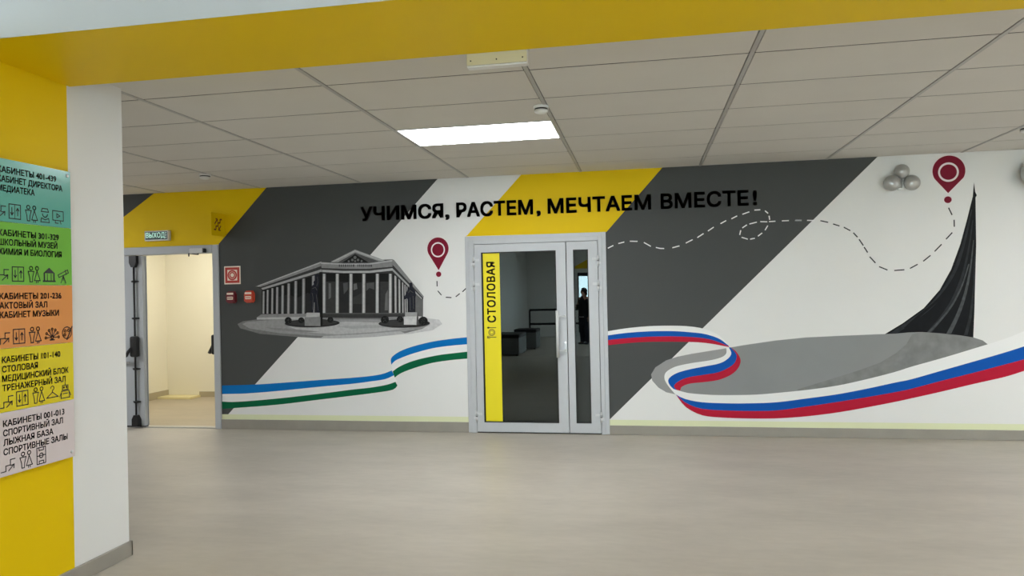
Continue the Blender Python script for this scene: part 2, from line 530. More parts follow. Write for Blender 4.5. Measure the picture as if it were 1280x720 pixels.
# the stairwell behind the exit door
b = MB(); b.box(-7.30, -4.0, 0.0, 2.90, -0.15, 0.0)
struct(b.build('floor_stairwell', 'floor_stair'))
b = MB()
b.box(-7.30, -7.16, 0.16, 2.42, 0, 2.75)
b.box(-7.30, -4.0, 2.42, 2.56, 0, 2.75)
struct(b.build('wall_stairwell', 'cream'))
b = MB(); b.box(-4.15, -4.0, 0.16, 2.42, 0, 2.75)
struct(b.build('wall_stairwell_right', 'cream'))
b = MB(); b.box(-7.30, -4.0, 0.16, 2.90, 2.75, 2.85)
struct(b.build('ceiling_stairwell', 'ceiling'))
b = MB(); b.box(-7.16, -7.145, 0.16, 2.42, 0, 0.105)
struct(b.build('baseboard_stair_left', 'stair_base'))
b = MB(); b.box(-6.62, -4.15, 2.405, 2.42, 0, 0.08)
struct(b.build('baseboard_stair_back', 'stair_base'))
b = MB(); b.prism([(-7.14, 0.0), (-6.60, 0.0), (-6.60, 0.03), (-7.14, 0.03)], 2.15, 2.41)
struct(b.build('trim_stair_nosing', 'slab'), 'pale step edge on the stairwell floor')

# the unlit canteen behind the glass door, darkened by its surface colour
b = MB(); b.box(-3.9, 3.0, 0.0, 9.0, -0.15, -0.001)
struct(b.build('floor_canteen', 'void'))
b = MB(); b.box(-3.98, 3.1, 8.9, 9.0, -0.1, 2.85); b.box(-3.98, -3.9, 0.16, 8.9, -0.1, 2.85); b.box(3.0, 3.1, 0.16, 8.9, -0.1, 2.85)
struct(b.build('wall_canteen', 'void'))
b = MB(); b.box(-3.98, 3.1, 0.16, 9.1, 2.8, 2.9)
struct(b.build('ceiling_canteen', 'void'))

# ================================================================ THE MURAL (paint on the far wall)
def clipz(pts): return [(x, min(z, CEIL)) for x, z in pts]
p = Paint()
y = coat()
p.poly([(-7.9, CEIL), (-7.9, 0.15), (-7.0, 0.15)] + [(-5.9549, 2.4398), (-5.6360, 2.7149)][:1] + [((-5.6360, 2.7149)[0] + 0.10, CEIL)], 0, y)
EXF = (-4.728, 2.086)
gl = [(-4.1298, 2.7005), (-2.1417, 2.6811), (-3.7886, 1.0293), (-4.6634, 0.1520)]
p.poly([(gl[0][0], CEIL), (EXF[0], EXF[1] + 0.012), (EXF[0], 0.158), gl[3], gl[2], (gl[1][0], CEIL)], 0, y)
gr = [(0.2188, 2.7013), (-0.3582, 2.0769), (2.2491, 2.7087), (-0.3590, 0.1597)]
p.poly([(gr[0][0], CEIL), gr[1], (-0.368, 2.08), (-0.368, 0.155), gr[3], (gr[2][0], CEIL)], 0, y)
tag(p.build('painted_gray_bands', 'gray', wall_back), 'dark gray slanted bands painted on the wall')
p = Paint(); y = coat()
a0 = (-5.6360, 2.7149); a1 = (-5.9549, 2.4398)
p.poly([(a0[0] + 0.10, CEIL), a1, (a1[0] - 0.7, 2.09), (-4.728, 2.09), (EXF[0], EXF[1] + 0.012), (gl[0][0], CEIL)], 0, y)
yl = [(-1.2328, 2.6877), (-1.8280, 2.0952)]
p.poly([(yl[0][0], CEIL), yl[1], (-1.846, 2.083), (-0.368, 2.075), gr[1], (gr[0][0], CEIL)], 0, y)
tag(p.build('painted_yellow_bands', 'yellow', wall_back), 'yellow slanted bands painted on the wall')
p = Paint(); y = coat()
for x0, x1, z0, z1 in ((-4.728, -1.850, 0.108, 0.165), (-0.366, RIGHT, 0.092, 0.150)):
    p.poly([(x0, z0), (x1, z0), (x1, z1), (x0, z1)], 0, y)
tag(p.build('painted_skirting_strip', 'cream_strip', wall_back), 'pale green strip along the foot of the wall')

# ---- left ribbon: blue, white, green
p = Paint()
L_bt = [(-4.7200, 0.4904), (-4.3047, 0.5031), (-3.8975, 0.5289), (-3.4617, 0.5595), (-3.1576, 0.5791), (-2.9447, 0.5984), (-2.8050, 0.6210), (-2.6994, 0.6591)]
L_bb = [(-4.7220, 0.3934), (-4.4194, 0.4020), (-4.0469, 0.4304), (-3.5350, 0.4800), (-3.1590, 0.5125), (-2.9460, 0.5391), (-2.7779, 0.5636), (-2.6732, 0.6070)]
L_gt = [(-4.7237, 0.3082), (-4.5266, 0.3076), (-4.0486, 0.3464), (-3.5366, 0.4032), (-3.1603, 0.4495), (-2.9474, 0.4720), (-2.7655, 0.5020), (-2.6602, 0.5352)]
L_gb = [(-4.7254, 0.2248), (-4.5735, 0.2359), (-4.0500, 0.2776), (-3.5380, 0.3378), (-3.1617, 0.3820), (-2.9487, 0.4084), (-2.7395, 0.4379), (-2.6690, 0.4607), (-2.6383, 0.4954)]
band(p, L_bb, L_gt, 1); band(p, L_bt, L_bb, 0); band(p, L_gt, L_gb, 2)
U_bt = [(-2.7026, 0.7206), (-2.7068, 0.7805), (-2.6751, 0.8202), (-2.5915, 0.8699), (-2.4525, 0.9174), (-2.2466, 0.9648), (-2.0420, 0.9929), (-1.8502, 1.0108)]
U_bb = [(-2.7026, 0.7206), (-2.6627, 0.7603), (-2.5931, 0.7930), (-2.4541, 0.8406), (-2.2481, 0.8927), (-2.0436, 0.9212), (-1.8518, 0.9351)]
U_gt = [(-2.6887, 0.6478), (-2.6224, 0.6936), (-2.5247, 0.7374), (-2.3872, 0.7791), (-2.1811, 0.8203), (-2.0126, 0.8407), (-1.8534, 0.8569)]
U_gb = [(-2.6665, 0.5811), (-2.5966, 0.6278), (-2.4575, 0.6803), (-2.2514, 0.7365), (-2.0468, 0.7666), (-1.8550, 0.7829)]
p.poly([(-2.7026, 0.7206), (-2.6887, 0.6478), (-2.6994, 0.6591), (-2.6732, 0.6070), (-2.6602, 0.5352), (-2.6356, 0.5378), (-2.6665, 0.5811), (-2.6142, 0.6935), (-2.6490, 0.7629)], 1)
band(p, U_bb, U_gt, 1); band(p, U_bt, U_bb, 0); band(p, U_gt, U_gb, 2)
tag(p.build('painted_ribbon', ['blue_l', 'ribbon_white', 'green'], wall_back), 'blue, white and green ribbon painted left of the glass door')

# ---- gray disc and dark curved obelisk
p = Paint()
E_out = [(0.3227, 0.7922), (0.2145, 0.7571), (0.1049, 0.6861), (0.0611, 0.6155), (0.0709, 0.5522), (0.1315, 0.4810), (0.2074, 0.4343), (0.3034, 0.4129), (0.7312, 0.3589), (1.0756, 0.3610), (1.5493, 0.4186), (2.1213, 0.5292), (2.5016, 0.6444), (3.0484, 0.8170), (3.1798, 0.8838), (3.1672, 0.8989), (3.1284, 0.9330), (3.0489, 0.9616), (2.9427, 0.9815), (2.7816, 1.0021), (2.6051, 1.0177), (2.4817, 1.0144), (2.3752, 1.0048), (2.1289, 0.9974), (1.8466, 0.9878), (1.5602, 0.9758), (1.2691, 0.9478), (0.9735, 0.9051), (0.8019, 0.8753), (0.4608, 0.8205)]
MON = [(3.0874, 2.4216), (3.0741, 2.2894), (3.0205, 2.0765), (2.9566, 1.8422), (2.8724, 1.6077), (2.7694, 1.4160), (2.6264, 1.2453), (2.4420, 1.1067), (2.2738, 0.9997), (2.5163, 0.9804), (3.0478, 0.9451), (3.0631, 1.1957), (3.0934, 1.8377), (3.0978, 2.2778), (3.1093, 2.2999), (3.0963, 2.3307)]
q = Paint(); q.poly(MON, 0)
def streak(pts, m, w0, w1):
    ln = smooth_line(pts, 5); n = len(ln); y = coat()
    for k in range(n - 1):
        a, c = ln[k], ln[k + 1]
        wa = w0 + (w1 - w0) * k / n; wb = w0 + (w1 - w0) * (k + 1) / n
        q.poly([(a[0] - wa / 2, a[1]), (c[0] - wb / 2, c[1]), (c[0] + wb / 2, c[1]), (a[0] + wa / 2, a[1])], m, y)
streak([(3.0617, 2.1662), (2.9968, 1.8817), (2.9149, 1.6195), (2.8134, 1.4249), (2.6770, 1.2528), (2.4980, 1.1106), (2.3467, 1.0051)], 1, 0.012, 0.075)
streak([(3.0698, 2.0678), (3.0295, 1.8051), (2.9684, 1.5425), (2.8804, 1.3175), (2.7723, 1.1449), (2.6573, 1.0019)], 1, 0.008, 0.05)
streak([(3.0724, 1.8791), (3.0389, 1.6162), (2.9926, 1.3908), (2.9259, 1.1881), (2.8386, 1.0000)], 2, 0.006, 0.045)
streak([(3.0261, 1.6542), (2.9593, 1.4444), (2.8652, 1.2571), (2.7434, 1.0997), (2.6575, 1.0095)], 2, 0.01, 0.03)
streak([(3.0792, 1.7281), (3.0621, 1.4271), (3.0287, 1.1638), (2.9834, 0.9834)], 1, 0.005, 0.035)
streak([(2.9868, 1.7460), (2.8919, 1.5216), (2.7555, 1.3274), (2.5911, 1.1780), (2.4685, 1.0574)], 0, 0.01, 0.05)
tag(q.build('painted_obelisk', ['obelisk', 'obelisk_mid', 'obelisk_pale'], wall_back), 'dark curved spire painted on the white wall')
p.poly(E_out, 0)
p.poly([(1.4612, 0.4652), (1.7802, 0.5690), (2.0514, 0.6596), (2.2262, 0.7271), (2.3666, 0.8155), (2.4651, 0.9044), (2.5159, 0.9957), (2.6051, 1.0177), (2.7816, 1.0021), (2.9427, 0.9815), (3.0489, 0.9616), (3.1284, 0.9330), (3.1672, 0.8989), (3.1798, 0.8838), (3.0484, 0.8170), (2.5016, 0.6444), (2.1213, 0.5292), (1.5493, 0.4186)], 1)
p.poly([(0.3227, 0.7922), (0.2145, 0.7571), (0.1049, 0.6861), (0.0611, 0.6155), (0.0709, 0.5522), (0.1315, 0.4810), (0.2074, 0.4343), (0.3034, 0.4129), (0.2508, 0.5338), (0.3087, 0.6550), (0.5847, 0.7428), (0.7791, 0.7821), (0.8019, 0.8753), (0.4608, 0.8205)], 2)
tag(p.build('painted_disc', ['disc', 'disc_dark', 'disc_light'], wall_back), 'gray oval base painted under the dark spire')

# ---- right ribbon: white, blue, red
p = Paint()
T0 = [(-0.3697, 1.0574), (-0.1670, 1.0870), (0.0670, 1.1054), (0.2988, 1.1065), (0.4668, 1.0956), (0.6027, 1.0675), (0.7369, 1.0036), (0.8279, 0.9014)]
T1 = [(-0.3706, 1.0147), (-0.1680, 1.0396), (0.0659, 1.0525), (0.2976, 1.0516), (0.4655, 1.0377), (0.6016, 1.0186), (0.7362, 0.9708), (0.8278, 0.8990)]
T2 = [(-0.3716, 0.9670), (-0.1692, 0.9857), (0.0647, 0.9973), (0.2965, 0.9983), (0.5253, 0.9848), (0.6755, 0.9562), (0.8278, 0.8950)]
T3 = [(-0.3728, 0.9137), (-0.0920, 0.9401), (0.1416, 0.9463), (0.4634, 0.9403), (0.6446, 0.9236), (0.8322, 0.8862)]
S0 = [(0.8020, 0.8785), (0.8008, 0.8242), (0.7545, 0.7862), (0.6409, 0.7555), (0.4587, 0.7280), (0.3056, 0.6938), (0.2119, 0.6390), (0.1923, 0.5758), (0.2240, 0.5055), (0.2917, 0.4193)]
S1 = [(0.8275, 0.8815), (0.8500, 0.8240), (0.8142, 0.7699), (0.7308, 0.7239), (0.5797, 0.6931), (0.4267, 0.6621), (0.3040, 0.6227), (0.2333, 0.5678), (0.2400, 0.5128), (0.2809, 0.4669)]
S2 = [(0.8422, 0.8862), (0.8974, 0.8165), (0.8930, 0.7545), (0.8504, 0.7005), (0.7289, 0.6385), (0.5779, 0.6105), (0.4250, 0.5840), (0.3323, 0.5445), (0.2855, 0.4976), (0.3122, 0.4573)]
S3 = [(0.8467, 0.8814), (0.8979, 0.8396), (0.9375, 0.7615), (0.9167, 0.6844), (0.8485, 0.6153), (0.7272, 0.5610), (0.5763, 0.5368), (0.4393, 0.5213), (0.3617, 0.4897), (0.3460, 0.4510)]
B0 = [(0.2544, 0.4813), (0.3607, 0.4429), (0.4521, 0.4240), (0.6635, 0.4097), (0.8884, 0.4092), (1.0768, 0.4148), (1.2577, 0.4306), (1.5488, 0.4624), (1.8359, 0.5061), (2.1194, 0.5724), (2.3670, 0.6407), (2.5019, 0.6872), (2.7764, 0.7692), (3.0465, 0.8562), (3.3136, 0.9456), (3.4803, 1.0164), (3.6826, 1.1097)]
B1 = [(0.2917, 0.4193), (0.3593, 0.3801), (0.4505, 0.3524), (0.5719, 0.3347), (0.7375, 0.3278), (0.9608, 0.3270), (1.2557, 0.3392), (1.5469, 0.3787), (1.8340, 0.4215), (2.1173, 0.4798), (2.3647, 0.5380), (2.4992, 0.5673), (2.7737, 0.6517), (3.0437, 0.7342), (3.3107, 0.8177), (3.4771, 0.8749), (3.6789, 0.9467)]
B2 = [(0.3033, 0.4113), (0.3890, 0.3335), (0.5099, 0.2797), (0.6301, 0.2615), (0.8106, 0.2542), (0.9591, 0.2515), (1.2539, 0.2580), (1.5451, 0.2997), (1.8323, 0.3469), (2.1155, 0.3973), (2.3626, 0.4453), (2.4972, 0.4764), (2.7716, 0.5554), (3.0413, 0.6287), (3.3082, 0.7056), (3.4743, 0.7535), (3.6758, 0.8134)]
B3 = [(0.3285, 0.3718), (0.3881, 0.2941), (0.4784, 0.2353), (0.5836, 0.1978), (0.7344, 0.1849), (0.9575, 0.1777), (1.2522, 0.1808), (1.5430, 0.2042), (1.8301, 0.2444), (2.1133, 0.2994), (2.3605, 0.3526), (2.4951, 0.3848), (2.7692, 0.4523), (3.0390, 0.5233), (3.3055, 0.5897), (3.4719, 0.6463), (3.6736, 0.7171)]
band(p, T0, T1, 0); band(p, T1, T2, 1); band(p, T2, T3, 2)
band(p, B0, B1, 0); band(p, B1, B2, 1); band(p, B2, B3, 2)
band(p, S0, S1, 0); band(p, S1, S2, 1); band(p, S2, S3, 2)
tag(p.build('painted_ribbon', ['ribbon_white', 'blue', 'red'], wall_back), 'white, blue and red ribbon painted right of the glass door')

# ---- map pins and dashed routes
def map_pin(c, rx, rz, tip, ring_c, ro, ri, dot, rd, label):
    p = Paint()
    def drop(g):
        a0 = math.radians(-28); pts = []
        for k in range(33):
            a = a0 + (math.pi - 2 * a0) * k / 32
            pts.append((c[0] + (rx + g) * math.cos(a), c[1] + (rz + g) * math.sin(a)))
        pts.append((tip[0], tip[1] - g * 1.5))
        return pts
    p.poly(drop(0.008), 1); p.poly(drop(0), 0)
    p.disc(ring_c, ro[0], ro[1], 1, ri=ri)
    p.disc(dot, rd[0] + 0.006, rd[1] + 0.006, 1); p.disc(dot, rd[0], rd[1], 0)
    tag(p.build('painted_map_pin', ['maroon', 'pinkwhite'], wall_back), label)
map_pin((-2.1525, 1.9624), 0.118, 0.120, (-2.1494, 1.7308), (-2.1528, 1.9504), (0.078, 0.081), (0.064, 0.066), (-2.1503, 1.6880), (0.029, 0.029), 'maroon map pin painted left of the glass door')
map_pin((2.8726, 2.5404), 0.143, 0.146, (2.8616, 2.3300), (2.8689, 2.5292), (0.090, 0.092), (0.073, 0.073), (2.8581, 2.2679), (0.033, 0.032), 'maroon map pin painted near the right end of the wall')
def route(segs_white, segs_black, label):
    p = Paint(); y = coat()
    for s in segs_white: p.stroke(s, 0.011, 0, y)
    for s in segs_black: p.stroke(s, 0.011, 1, y)
    tag(p.build('painted_dashed_route', ['ribbon_white', 'ink'], wall_back), label)
route([], [[(-2.1705, 1.6156), (-2.1700, 1.5573)], [(-2.1638, 1.5108), (-2.1241, 1.4629)], [(-2.0767, 1.4397), (-2.0141, 1.4351)], [(-1.9664, 1.4427), (-1.9218, 1.4767)], [(-1.8924, 1.4940), (-1.8522, 1.5298)]],
      'short dashed route painted below the left map pin')
route([[(-0.3465, 1.9095), (-0.2902, 1.9366)], [(-0.2391, 1.9541), (-0.1787, 1.9681)], [(-0.1233, 1.9743), (-0.0448, 1.9701)], [(0.0176, 1.9569), (0.087, 1.9149)], [(0.1365, 1.9022), (0.1767, 1.8914), (0.2185, 1.8885)], [(0.2991, 1.8938), (0.3703, 1.9105)], [(0.4323, 1.9368), (0.5003, 1.9692)], [(0.5465, 1.9881), (0.6083, 2.0267)], [(0.6513, 2.0503), (0.7082, 2.0874)], [(0.7738, 2.1193), (0.8302, 2.1484)], [(0.8801, 2.1636), (0.9361, 2.191)], [(0.9857, 2.2046), (1.0533, 2.2267)], [(1.1011, 2.2418), (1.1575, 2.2426)], [(1.2016, 2.2315), (1.2305, 2.204)], [(1.2388, 2.1805), (1.2438, 2.1402)], [(1.2248, 2.0838), (1.1973, 2.0384)], [(1.1701, 2.0131), (1.1295, 1.982)], [(1.0994, 1.9629), (1.0547, 1.9551)], [(1.0324, 1.9559), (0.9732, 1.9766)], [(0.9559, 2.0005), (0.9673, 2.0467)], [(0.9828, 2.0695), (1.0281, 2.0989)], [(1.0506, 2.1058), (1.1222, 2.1217)], [(1.1549, 2.1251), (1.2212, 2.121)], [(1.236, 2.122), (1.2979, 2.1242)], [(1.358, 2.125), (1.4238, 2.1255)], [(1.4851, 2.1263), (1.5431, 2.124)], [(1.4806, 2.124), (1.5431, 2.1216)], [(1.5923, 2.1212), (1.6616, 2.117)]], [[(1.7148, 2.1134), (1.7862, 2.0939)], [(1.8302, 2.077), (1.8896, 2.0551)], [(1.9278, 2.0415), (1.9867, 2.006)], [(2.0131, 1.9854), (2.0503, 1.9402)], [(2.064, 1.92), (2.1007, 1.8584)], [(2.1074, 1.8431), (2.1386, 1.7893)], [(2.156, 1.748), (2.2065, 1.6863)], [(2.238, 1.6508), (2.3126, 1.6158)], [(2.3723, 1.6097), (2.4626, 1.6148)], [(2.5112, 1.6255), (2.5809, 1.6639)], [(2.6296, 1.6908), (2.6951, 1.7455)], [(2.7315, 1.7815), (2.7943, 1.8478)], [(2.8333, 1.894), (2.889, 1.9558)], [(2.9078, 2.0098), (2.9079, 2.0764)], [(2.8913, 2.1215), (2.8618, 2.1923)]], 'long dashed route painted with a loop across the wall')

# ---- palace with columns
p = Paint()
def pol(pts, g): p.poly(pts, GI.index(g))
GI = ['g28', 'g44', 'g60', 'g84', 'g106', 'g122', 'g138', 'g152', 'g166', 'g182', 'g200', 'g214', 'navy']
plaza = [(-4.5136, 1.1844), (-4.4450, 1.2151), (-4.2574, 1.2359), (-4.1405, 1.2432), (-3.6889, 1.2368), (-2.5939, 1.2299), (-2.3242, 1.2174), (-2.1643, 1.1980), (-2.1297, 1.1547), (-2.2374, 1.1046), (-2.5070, 1.0645), (-2.8714, 1.0292), (-3.2415, 1.0153), (-3.5701, 1.0184), (-3.7923, 1.0320), (-4.2442, 1.0723), (-4.4810, 1.1370)]
p2 = Paint()
def pol2(pts, g): p2.poly(pts, GI.index(g))
pol2(plaza, 'g122')
pol2([(-4.4544, 1.1845), (-4.3851, 1.2107), (-4.0924, 1.2246), (-3.3306, 1.2229), (-2.5040, 1.2070), (-2.2268, 1.1817), (-2.2726, 1.1222), (-2.5972, 1.0742), (-3.0554, 1.0354), (-3.5224, 1.0400), (-3.9988, 1.0760), (-4.3671, 1.1339)], 'g152')
pol2([(-3.9010, 1.1507), (-3.2377, 1.1953), (-2.5952, 1.1693), (-2.4158, 1.1239), (-2.8704, 1.0771), (-3.3341, 1.0558), (-3.7111, 1.0862)], 'g182')
pol2([(-4.1911, 1.1453), (-3.8536, 1.1234), (-3.5214, 1.0886), (-3.7112, 1.0818), (-4.0463, 1.1122)], 'g138')
pol2([(-3.3322, 1.1437), (-2.8688, 1.1555), (-2.7232, 1.1276), (-3.1464, 1.1152)], 'g166')
pol2([(-2.4139, 1.2144), (-2.3063, 1.2214), (-2.1553, 1.2021), (-2.1208, 1.1546), (-2.2287, 1.0916), (-2.4893, 1.0514), (-2.5705, 1.0522), (-2.3445, 1.1058), (-2.2541, 1.1563), (-2.3246, 1.2002)], 'g200')
pol2([(-3.5230, 1.0135), (-3.2416, 1.0109), (-2.8715, 1.0249), (-2.5253, 1.0544), (-2.5970, 1.0828), (-3.0550, 1.0529), (-3.4753, 1.0395)], 'g182')
plaza_o = p2.build('painted_forecourt', GI, wall_back)
tag(plaza_o, 'gray oval forecourt painted under the columned palace')

# side walls and dark interior
pol([(-4.2069, 1.5584), (-3.4747, 1.7461), (-3.4843, 1.2869), (-4.2125, 1.2847)], 'g28')
pol([(-4.0388, 1.4743), (-3.8936, 1.5071), (-3.7795, 1.4693), (-3.6545, 1.5201), (-3.5325, 1.4645), (-3.5360, 1.2965), (-4.0423, 1.3044)], 'g44')
pol([(-3.4796, 1.7374), (-2.6653, 1.7166), (-2.6746, 1.2744), (-3.4890, 1.2870)], 'g28')
for x0, x1, t, g in ((408,420,352,'g60'),(424.5,437,352,'g60'),(441.5,453,353,'g44'),(457.5,470,352,'g60'),(475.5,486,352,'g84')):
    y0 = coat()
pol([(-3.4346, 1.6391), (-3.3220, 1.6365), (-3.3291, 1.2933), (-3.4417, 1.2951)], 'g60'); pol([(-3.4067, 1.6208), (-3.3786, 1.6202), (-3.3819, 1.4616), (-3.4104, 1.4445)], 'g106')
pol([(-3.2799, 1.6355), (-3.1634, 1.6328), (-3.1706, 1.2908), (-3.2870, 1.2926)], 'g44'); pol([(-3.2383, 1.6169), (-3.1822, 1.6244), (-3.1839, 1.5455), (-3.2315, 1.4938)], 'g84')
pol([(-3.1218, 1.6230), (-3.0154, 1.6206), (-3.0224, 1.2885), (-3.1288, 1.2902)], 'g44'); pol([(-3.1176, 1.6054), (-3.0803, 1.6133), (-3.0724, 1.5519), (-3.1190, 1.5353)], 'g106')
pol([(-3.1253, 1.4566), (-3.0178, 1.5070), (-3.0204, 1.3846), (-3.1268, 1.3865)], 'g60')
pol([(-2.9738, 1.6283), (-2.8589, 1.6257), (-2.8660, 1.2861), (-2.9809, 1.2879)], 'g44'); pol([(-2.9695, 1.6108), (-2.8774, 1.6174), (-2.8791, 1.5390), (-2.9338, 1.5576), (-2.9714, 1.5235)], 'g84')
pol([(-2.8086, 1.6245), (-2.7128, 1.6222), (-2.7199, 1.2838), (-2.8157, 1.2853)], 'g60'); pol([(-2.7521, 1.4841), (-2.7237, 1.5356), (-2.7284, 1.3100), (-2.7649, 1.3106)], 'g106')
pol([(-2.6653, 1.7166), (-2.3284, 1.4411), (-2.3324, 1.2519), (-2.6746, 1.2744)], 'g28')
pol([(-2.4125, 1.4945), (-2.3333, 1.4240), (-2.3328, 1.2347), (-2.4177, 1.2446)], 'g106')
# base steps
pol([(-4.2735, 1.2577), (-4.2143, 1.2910), (-3.4889, 1.2914), (-3.4903, 1.2252), (-4.2672, 1.2325)], 'g138')
pol([(-4.2736, 1.2541), (-3.4896, 1.2561), (-3.4903, 1.2216), (-4.2741, 1.2326)], 'g182')
pol([(-3.4888, 1.2958), (-2.5205, 1.2807), (-2.5217, 1.2245), (-3.4900, 1.2384)], 'g60')
pol([(-3.4888, 1.2958), (-2.5205, 1.2807), (-2.5208, 1.2668), (-3.4891, 1.2817)], 'g84')
pol([(-2.7208, 1.2404), (-2.5395, 1.2377), (-2.5404, 1.1945), (-2.7217, 1.1970)], 'g138')
# columns, left side
for col_ in (([(-4.1968, 1.5481), (-4.1697, 1.5476), (-4.1783, 1.2958), (-4.2053, 1.2962)], [(-4.1908, 1.548), (-4.1773, 1.5477), (-4.1859, 1.2959), (-4.1994, 1.2961)]), ([(-4.1475, 1.5627), (-4.1205, 1.5621), (-4.1294, 1.295), (-4.1564, 1.2955)], [(-4.1415, 1.5625), (-4.1281, 1.5623), (-4.1369, 1.2952), (-4.1504, 1.2954)]), ([(-4.0898, 1.5801), (-4.0629, 1.5795), (-4.0722, 1.2942), (-4.0991, 1.2946)], [(-4.0839, 1.58), (-4.0705, 1.5797), (-4.0797, 1.2943), (-4.0932, 1.2945)]), ([(-4.0324, 1.5913), (-4.0023, 1.5906), (-4.0118, 1.2932), (-4.0419, 1.2937)], [(-4.0258, 1.5911), (-4.0107, 1.5908), (-4.0202, 1.2934), (-4.0353, 1.2936)]), ([(-3.9675, 1.6085), (-3.9358, 1.6078), (-3.9456, 1.2922), (-3.9774, 1.2927)], [(-3.9606, 1.6083), (-3.9447, 1.608), (-3.9545, 1.2924), (-3.9704, 1.2926)]), ([(-3.8961, 1.6286), (-3.8628, 1.6278), (-3.8731, 1.2911), (-3.9064, 1.2916)], [(-3.8888, 1.6284), (-3.8721, 1.628), (-3.8824, 1.2912), (-3.8991, 1.2915)]), ([(-3.8115, 1.6545), (-3.7766, 1.6536), (-3.7874, 1.2898), (-3.8223, 1.2903)], [(-3.8038, 1.6543), (-3.7863, 1.6539), (-3.7972, 1.2899), (-3.8146, 1.2902)]), ([(-3.7172, 1.68), (-3.6808, 1.6791), (-3.6922, 1.2883), (-3.7286, 1.2889)], [(-3.7092, 1.6798), (-3.691, 1.6794), (-3.7024, 1.2885), (-3.7206, 1.2888)]), ([(-3.601, 1.7111), (-3.5648, 1.7102), (-3.5769, 1.2865), (-3.6131, 1.2871)], [(-3.593, 1.7109), (-3.5749, 1.7104), (-3.587, 1.2867), (-3.6051, 1.287)])):
    pol(col_[0], 'g122'); pol(col_[1], 'g166')
for col_ in (([(-3.4756, 1.7258), (-3.436, 1.7248), (-3.4457, 1.2934), (-3.4871, 1.294)], [(-3.4668, 1.7255), (-3.4471, 1.725), (-3.4573, 1.2935), (-3.478, 1.2939)]), ([(-3.3207, 1.7218), (-3.2814, 1.7209), (-3.291, 1.2909), (-3.3322, 1.2916)], [(-3.312, 1.7216), (-3.2924, 1.7211), (-3.3026, 1.2911), (-3.3231, 1.2914)]), ([(-3.162, 1.7178), (-3.123, 1.7168), (-3.1327, 1.2885), (-3.1735, 1.2891)], [(-3.1534, 1.7176), (-3.1339, 1.7171), (-3.1441, 1.2887), (-3.1645, 1.289)]), ([(-3.0125, 1.7141), (-2.9738, 1.7131), (-2.9834, 1.2862), (-3.024, 1.2868)], [(-3.004, 1.7138), (-2.9846, 1.7134), (-2.9947, 1.2863), (-3.015, 1.2866)]), ([(-2.8576, 1.7101), (-2.8192, 1.7092), (-2.8288, 1.2837), (-2.8691, 1.2844)], [(-2.8491, 1.7099), (-2.8299, 1.7094), (-2.84, 1.2839), (-2.8602, 1.2842)]), ([(-2.7086, 1.7064), (-2.6704, 1.7054), (-2.68, 1.2814), (-2.72, 1.282)], [(-2.7002, 1.7062), (-2.6811, 1.7057), (-2.6912, 1.2816), (-2.7112, 1.2819)])):
    pol(col_[0], 'g138'); pol(col_[1], 'g200')
for col_ in (([(-2.6465, 1.6858), (-2.6197, 1.6852), (-2.625, 1.2823), (-2.6518, 1.2827)], [(-2.6406, 1.6857), (-2.6272, 1.6854), (-2.6325, 1.2824), (-2.6459, 1.2826)]), ([(-2.6016, 1.6501), (-2.578, 1.6496), (-2.5826, 1.2816), (-2.6062, 1.282)], [(-2.5964, 1.65), (-2.5846, 1.6497), (-2.5892, 1.2817), (-2.601, 1.2819)]), ([(-2.5622, 1.6146), (-2.5434, 1.6142), (-2.5473, 1.2811), (-2.5661, 1.2814)], [(-2.5581, 1.6145), (-2.5487, 1.6143), (-2.5525, 1.2812), (-2.562, 1.2813)]), ([(-2.5346, 1.587), (-2.5189, 1.5866), (-2.5222, 1.2807), (-2.5379, 1.2809)], [(-2.5311, 1.5869), (-2.5233, 1.5867), (-2.5266, 1.2808), (-2.5344, 1.2809)]), ([(-2.5115, 1.5654), (-2.499, 1.5652), (-2.5019, 1.2804), (-2.5144, 1.2806)], [(-2.5087, 1.5654), (-2.5025, 1.5652), (-2.5054, 1.2804), (-2.5116, 1.2805)])):
    pol(col_[0], 'g138'); pol(col_[1], 'g182')
# roof bands
pol([(-4.2841, 1.5996), (-3.4865, 1.8613), (-3.4722, 1.7327), (-4.1923, 1.5598), (-4.2211, 1.5766)], 'g60')
pol([(-4.2840, 1.6032), (-3.4865, 1.8613), (-3.4780, 1.8142), (-4.2207, 1.5964)], 'g138')
pol([(-4.2113, 1.5827), (-3.4740, 1.7796), (-3.4727, 1.7504), (-4.1921, 1.5652)], 'g166')
pol([(-4.2594, 1.6107), (-3.4865, 1.8613), (-3.4849, 1.8471), (-4.2499, 1.6015)], 'g182')
pol([(-3.4960, 1.8562), (-2.6577, 1.8621), (-2.6564, 1.7094), (-3.4798, 1.7303)], 'g60')
pol([(-3.4960, 1.8562), (-3.2244, 1.8363), (-2.9281, 1.8298), (-2.6577, 1.8621), (-2.6594, 1.7823), (-2.9478, 1.7674), (-3.2256, 1.7748), (-3.4832, 1.7905)], 'g138')
pol([(-3.4914, 1.8526), (-3.2245, 1.8310), (-2.9282, 1.8245), (-2.6578, 1.8552), (-2.6581, 1.8413), (-2.9285, 1.8106), (-3.2248, 1.8170), (-3.4917, 1.8367)], 'g182')
pol([(-3.4789, 1.7709), (-3.2261, 1.7511), (-2.9299, 1.7451), (-2.6597, 1.7667), (-2.6602, 1.7407), (-2.9304, 1.7216), (-3.2266, 1.7274), (-3.4794, 1.7462)], 'g182')
